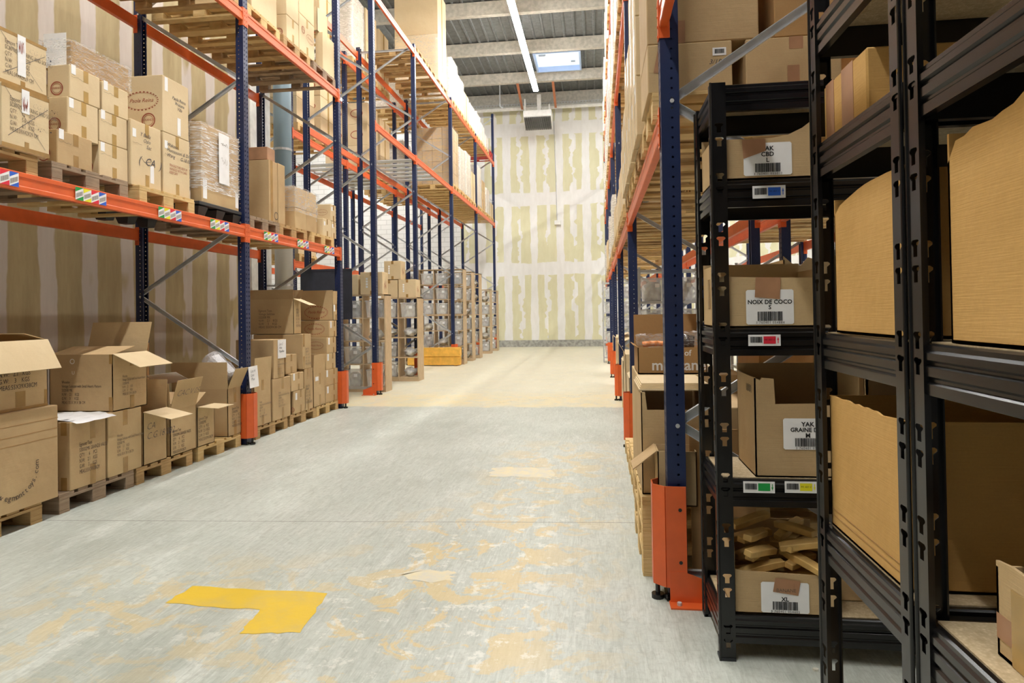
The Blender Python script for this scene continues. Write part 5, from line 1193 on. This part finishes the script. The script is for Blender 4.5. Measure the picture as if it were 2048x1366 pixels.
# rack behind the far left rack
LG = 'cartons on the rack behind the far left rack'
for lv, zz in ((0, Z1), (1, Z2), (2, Z3)):
    for i, (yc, h_, nz, fm, rd) in enumerate(((12.3, 1.5, 3, None, False), (13.4, 1.3, 3, None, True), (15.2, 1.5, 3, 'white_film', False), (16.2, 1.6, 3, None, True), (17.2, 1.5, 3, None, False), (19.2, 1.4, 2, 'white_film', False), (20.6, 1.3, 2, None, False))):
        if lv == 0 and i not in (0,): continue
        if lv == 1 and i in (2,): continue
        h2 = h_*(1 if lv else .5)
        nm = 'the %s stack, %s level, rack behind far left one' % (ORD[i], ('lowest', 'middle', 'top')[lv])
        load(-5.58, -1, yc, zz+(.033 if lv == 1 else 0), h2, 1, nz if lv == 1 else 2, 2 if lv < 2 else 1, nm, LG, fm, seed=70+lv*9+i, red=rd, dp=1.1)
# right rack
RG = 'cartons on the right rack'
XB = XR+.02-.06
spec_r = [  # level, yc, h, ny, nz, film
 (1, 7.75, .75, 1, 3, None), (1, 8.65, .60, 1, 2, None), (1, 9.55, .5, 1, 2, None), (1, 10.38, .45, 1, 2, None),
 (1, 11.4, .55, 1, 2, None), (1, 12.4, .9, 1, 3, 'white_film'), (1, 13.5, .8, 1, 2, None), (1, 15.2, .9, 1, 2, 'white_film'), (1, 16.5, .8, 1, 2, None), (1, 19, .8, 1, 2, None), (1, 20.5, .9, 1, 2, None), (1, 22.8, 1.0, 1, 2, 'white_film'),
 (2, 7.75, 1.4, 2, 4, None), (2, 8.65, 1.3, 1, 3, 'white_film'), (2, 9.5, 1.2, 1, 3, None), (2, 10.33, 1.3, 1, 3, 'white_film'),
 (2, 11.4, 1.5, 1, 4, None), (2, 12.4, 1.3, 1, 3, 'white_film'), (2, 13.5, 1.3, 1, 3, 'white_film'), (2, 15.2, 1.5, 1, 3, 'white_film'), (2, 16.5, 1.3, 1, 3, None), (2, 17.5, 1.3, 1, 3, 'white_film'), (2, 19.2, 1.3, 1, 2, 'white_film'), (2, 20.6, 1.2, 1, 2, None), (2, 22.8, 1.3, 1, 2, 'white_film'), (2, 24.4, 1.2, 1, 2, None),
 (3, 11.4, 1.2, 1, 2, 'white_film'), (3, 12.4, 1.4, 1, 2, 'white_film'), (3, 13.6, 1.2, 1, 2, None), (3, 15.2, 1.4, 1, 2, 'white_film'), (3, 16.6, 1.2, 1, 2, 'white_film'), (3, 19.2, 1.1, 1, 2, 'white_film'), (3, 20.6, 1.2, 1, 2, 'white_film'), (3, 22.8, 1.0, 1, 2, 'white_film')]
cnt = {}
for lv, yc, h_, ny, nz, fm in spec_r:
    cnt[lv] = cnt.get(lv, -1)+1
    load(XB, 1, yc, (Z1, Z2, Z3)[lv-1], h_, ny, nz, 1, 'the %s right rack load past upright two, %s level' % ((ORD+['thirteenth', 'fourteenth'])[cnt[lv]], ('first', 'second', 'third')[lv-1]), RG, fm, seed=100+lv*20+cnt[lv], pal=('pallet_pale', 'pallet_wood')[cnt[lv] % 2])
for i, yc in enumerate((4.0, 4.9, 5.8, 6.65)): pallet(.91, yc, Z2, '%s pallet on the second beam level at the right, counted from the camera' % ORD[i], 'pallet_wood', group='pallets on the second level at the right')
# pallets seen from below through the right racks
for i in range(8):
    yc = (3.93, 4.84, 5.75, 6.66, 7.68, 8.58, 9.48, 10.36)[i]
    pallet(2.6, yc, Z1, '%s pallet in the rack behind the right rack, counted from the camera' % ORD[i], ('pallet_pale', 'pallet_wood')[i % 2], group='pallets in the rack behind the right rack')
for i, (yc, h_) in enumerate(((3.93, .9), (4.84, .8), (5.75, 1.0), (6.66, .7))):
    q_ = cbox((2.02, 3.18, yc-.38, yc+.38, PB, PB+h_), '%s carton in the rack behind the right rack, counted from the camera' % ORD[i], 'cardboard_brown')
# right floor, farther bays
zs2 = [(7.5, .55, 'carton on the floor just past the second right upright'), (8.45, .75, 'taller carton on the floor past the second right upright'), (9.33, .6, 'carton with red stamp farther along the right floor edge'), (11.3, .75, 'carton on the floor past the third right upright'), (12.3, .8, 'second carton on the floor past the third right upright'), (14.9, .7, 'carton on the floor past the fourth right upright')]
for i, (ya, h_, lab) in enumerate(zs2):
    pallet(.95, ya+.35, 0, 'pallet under the '+lab, 'pallet_pale', group='floor pallets along the right')
    q_ = obox((.34, .95, ya, ya+.62, PT, PT+h_), lab, (('-X', 30 if i == 1 else -70, .25), ('-Y', -75, .2)), 'cardboard_pale_lit')
    if i == 2: mb = MB(); stamp(mb, face(B(q_), '-X'), .3, .25, .07); part('stamp', mb, 'print_red', q_)
s4 = cbox((.40, .8, 6.2, 6.85, PT, .92), 'carton in the shade behind the second right orange guard', 'cardboard'); pallet(.86, 6.5, 0, 'pallet at the far end of the first right bay floor', 'pallet_pale', group='floor pallets along the right')
for i in range(2): pallet(.86, 5.68+.001*i, .1445*i, '%s of two pallets stacked on the right floor before the second upright' % ('lower', 'upper')[i], 'pallet_pale', .72, group='floor pallets along the right')
cbox((.30, .9, 5.36, 5.95, .292, .86), 'plain carton on the two stacked pallets at the right', 'cardboard')
cbox((1.05, 1.5, 4.55, 5.2, .1455+.0, 1.28), 'carton deep in the first right bay beside the lettered box stack', 'cardboard_brown')
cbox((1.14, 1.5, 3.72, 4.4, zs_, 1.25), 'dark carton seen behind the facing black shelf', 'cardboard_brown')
q_ = obox((1.02, 1.45, 3.80, 4.35, 1.252, 1.72), 'torn topped carton seen above the coconut carton', (), 'cardboard', cuts={'-Y': [(0, 1.74), (.1, 1.70), (.2, 1.68), (.3, 1.73), (.45, 1.71), (.6, 1.74), (.8, 1.72), (1, 1.75)]})
q_ = cbox((.62, 1.12, 3.71, 4.3, zs_, .92), 'carton with a red hand lettered logo behind the chew sticks', 'cardboard'); F = face(B(q_), '-Y'); mb = MB(); logo(mb, F, F.w*.36, F.h*.30, .36); part('printed_logo', mb, 'print_red', q_)

# ------------------------------------------------------------------ galvanised shelving with clear bins at the far right
def metal_shelf(x0, x1, y0, dp, h, n, label, short, seed):
    rt = empty('metal_shelf', (x0, y0, 0), label, 'shelf', 'galvanised shelves at the right')
    for x in (x0, x1-.035):
        for y in (y0, y0+dp-.035): part('post', MB().box(x, x+.035, y, y+.003, 0, h).box(*((x, x+.003) if x == x0 else (x+.032, x+.035)), y, y+.035, 0, h), 'galvanised', rt)
    r = random.Random(seed)
    for j in range(n):
        z = .12+(h-.2)*j/(n-1); part('shelf_plate', MB().box(x0+.004, x1-.004, y0+.004, y0+dp-.004, z, z+.035), 'galvanised', rt)
        if j == n-1: continue
        m_ = max(1, int((x1-x0)/.42))
        for i in range(m_):
            bin_(x0+(x1-x0)*(i+.5)/m_, y0+.04, z+.036, (x1-x0)/m_-.1, dp-.1, (h-.2)/(n-1)-.12, 'see-through bin, %s shelf up, %s from aisle, %s' % (ORD[j], ORD[i], short), r.choice(('bin', 'bin2')), 'bins on the galvanised shelves', seed+i+j*5)
    return rt
metal_shelf(.15, 1.0, 18.55, .45, 2.27, 6, 'galvanised shelf jutting into the aisle at the far right', 'far right galvanised shelf', 7)
metal_shelf(.62, 1.55, 10.15, .45, 2.1, 5, 'galvanised shelf with clear bins seen through the right rack', 'nearer galvanised shelf behind right rack', 8)
metal_shelf(1.95, 2.9, 9.7, .45, 2.1, 5, 'galvanised shelf standing deeper behind the right rack', 'deeper galvanised shelf behind right rack', 9)
for i, (x0, y0, z0_, wd, h_) in enumerate(((1.70, 6.0, .0, .36, 1.15), (2.1, 6.2, 0, .6, 1.3), (1.72, 6.05, 1.155, .3, .35))):
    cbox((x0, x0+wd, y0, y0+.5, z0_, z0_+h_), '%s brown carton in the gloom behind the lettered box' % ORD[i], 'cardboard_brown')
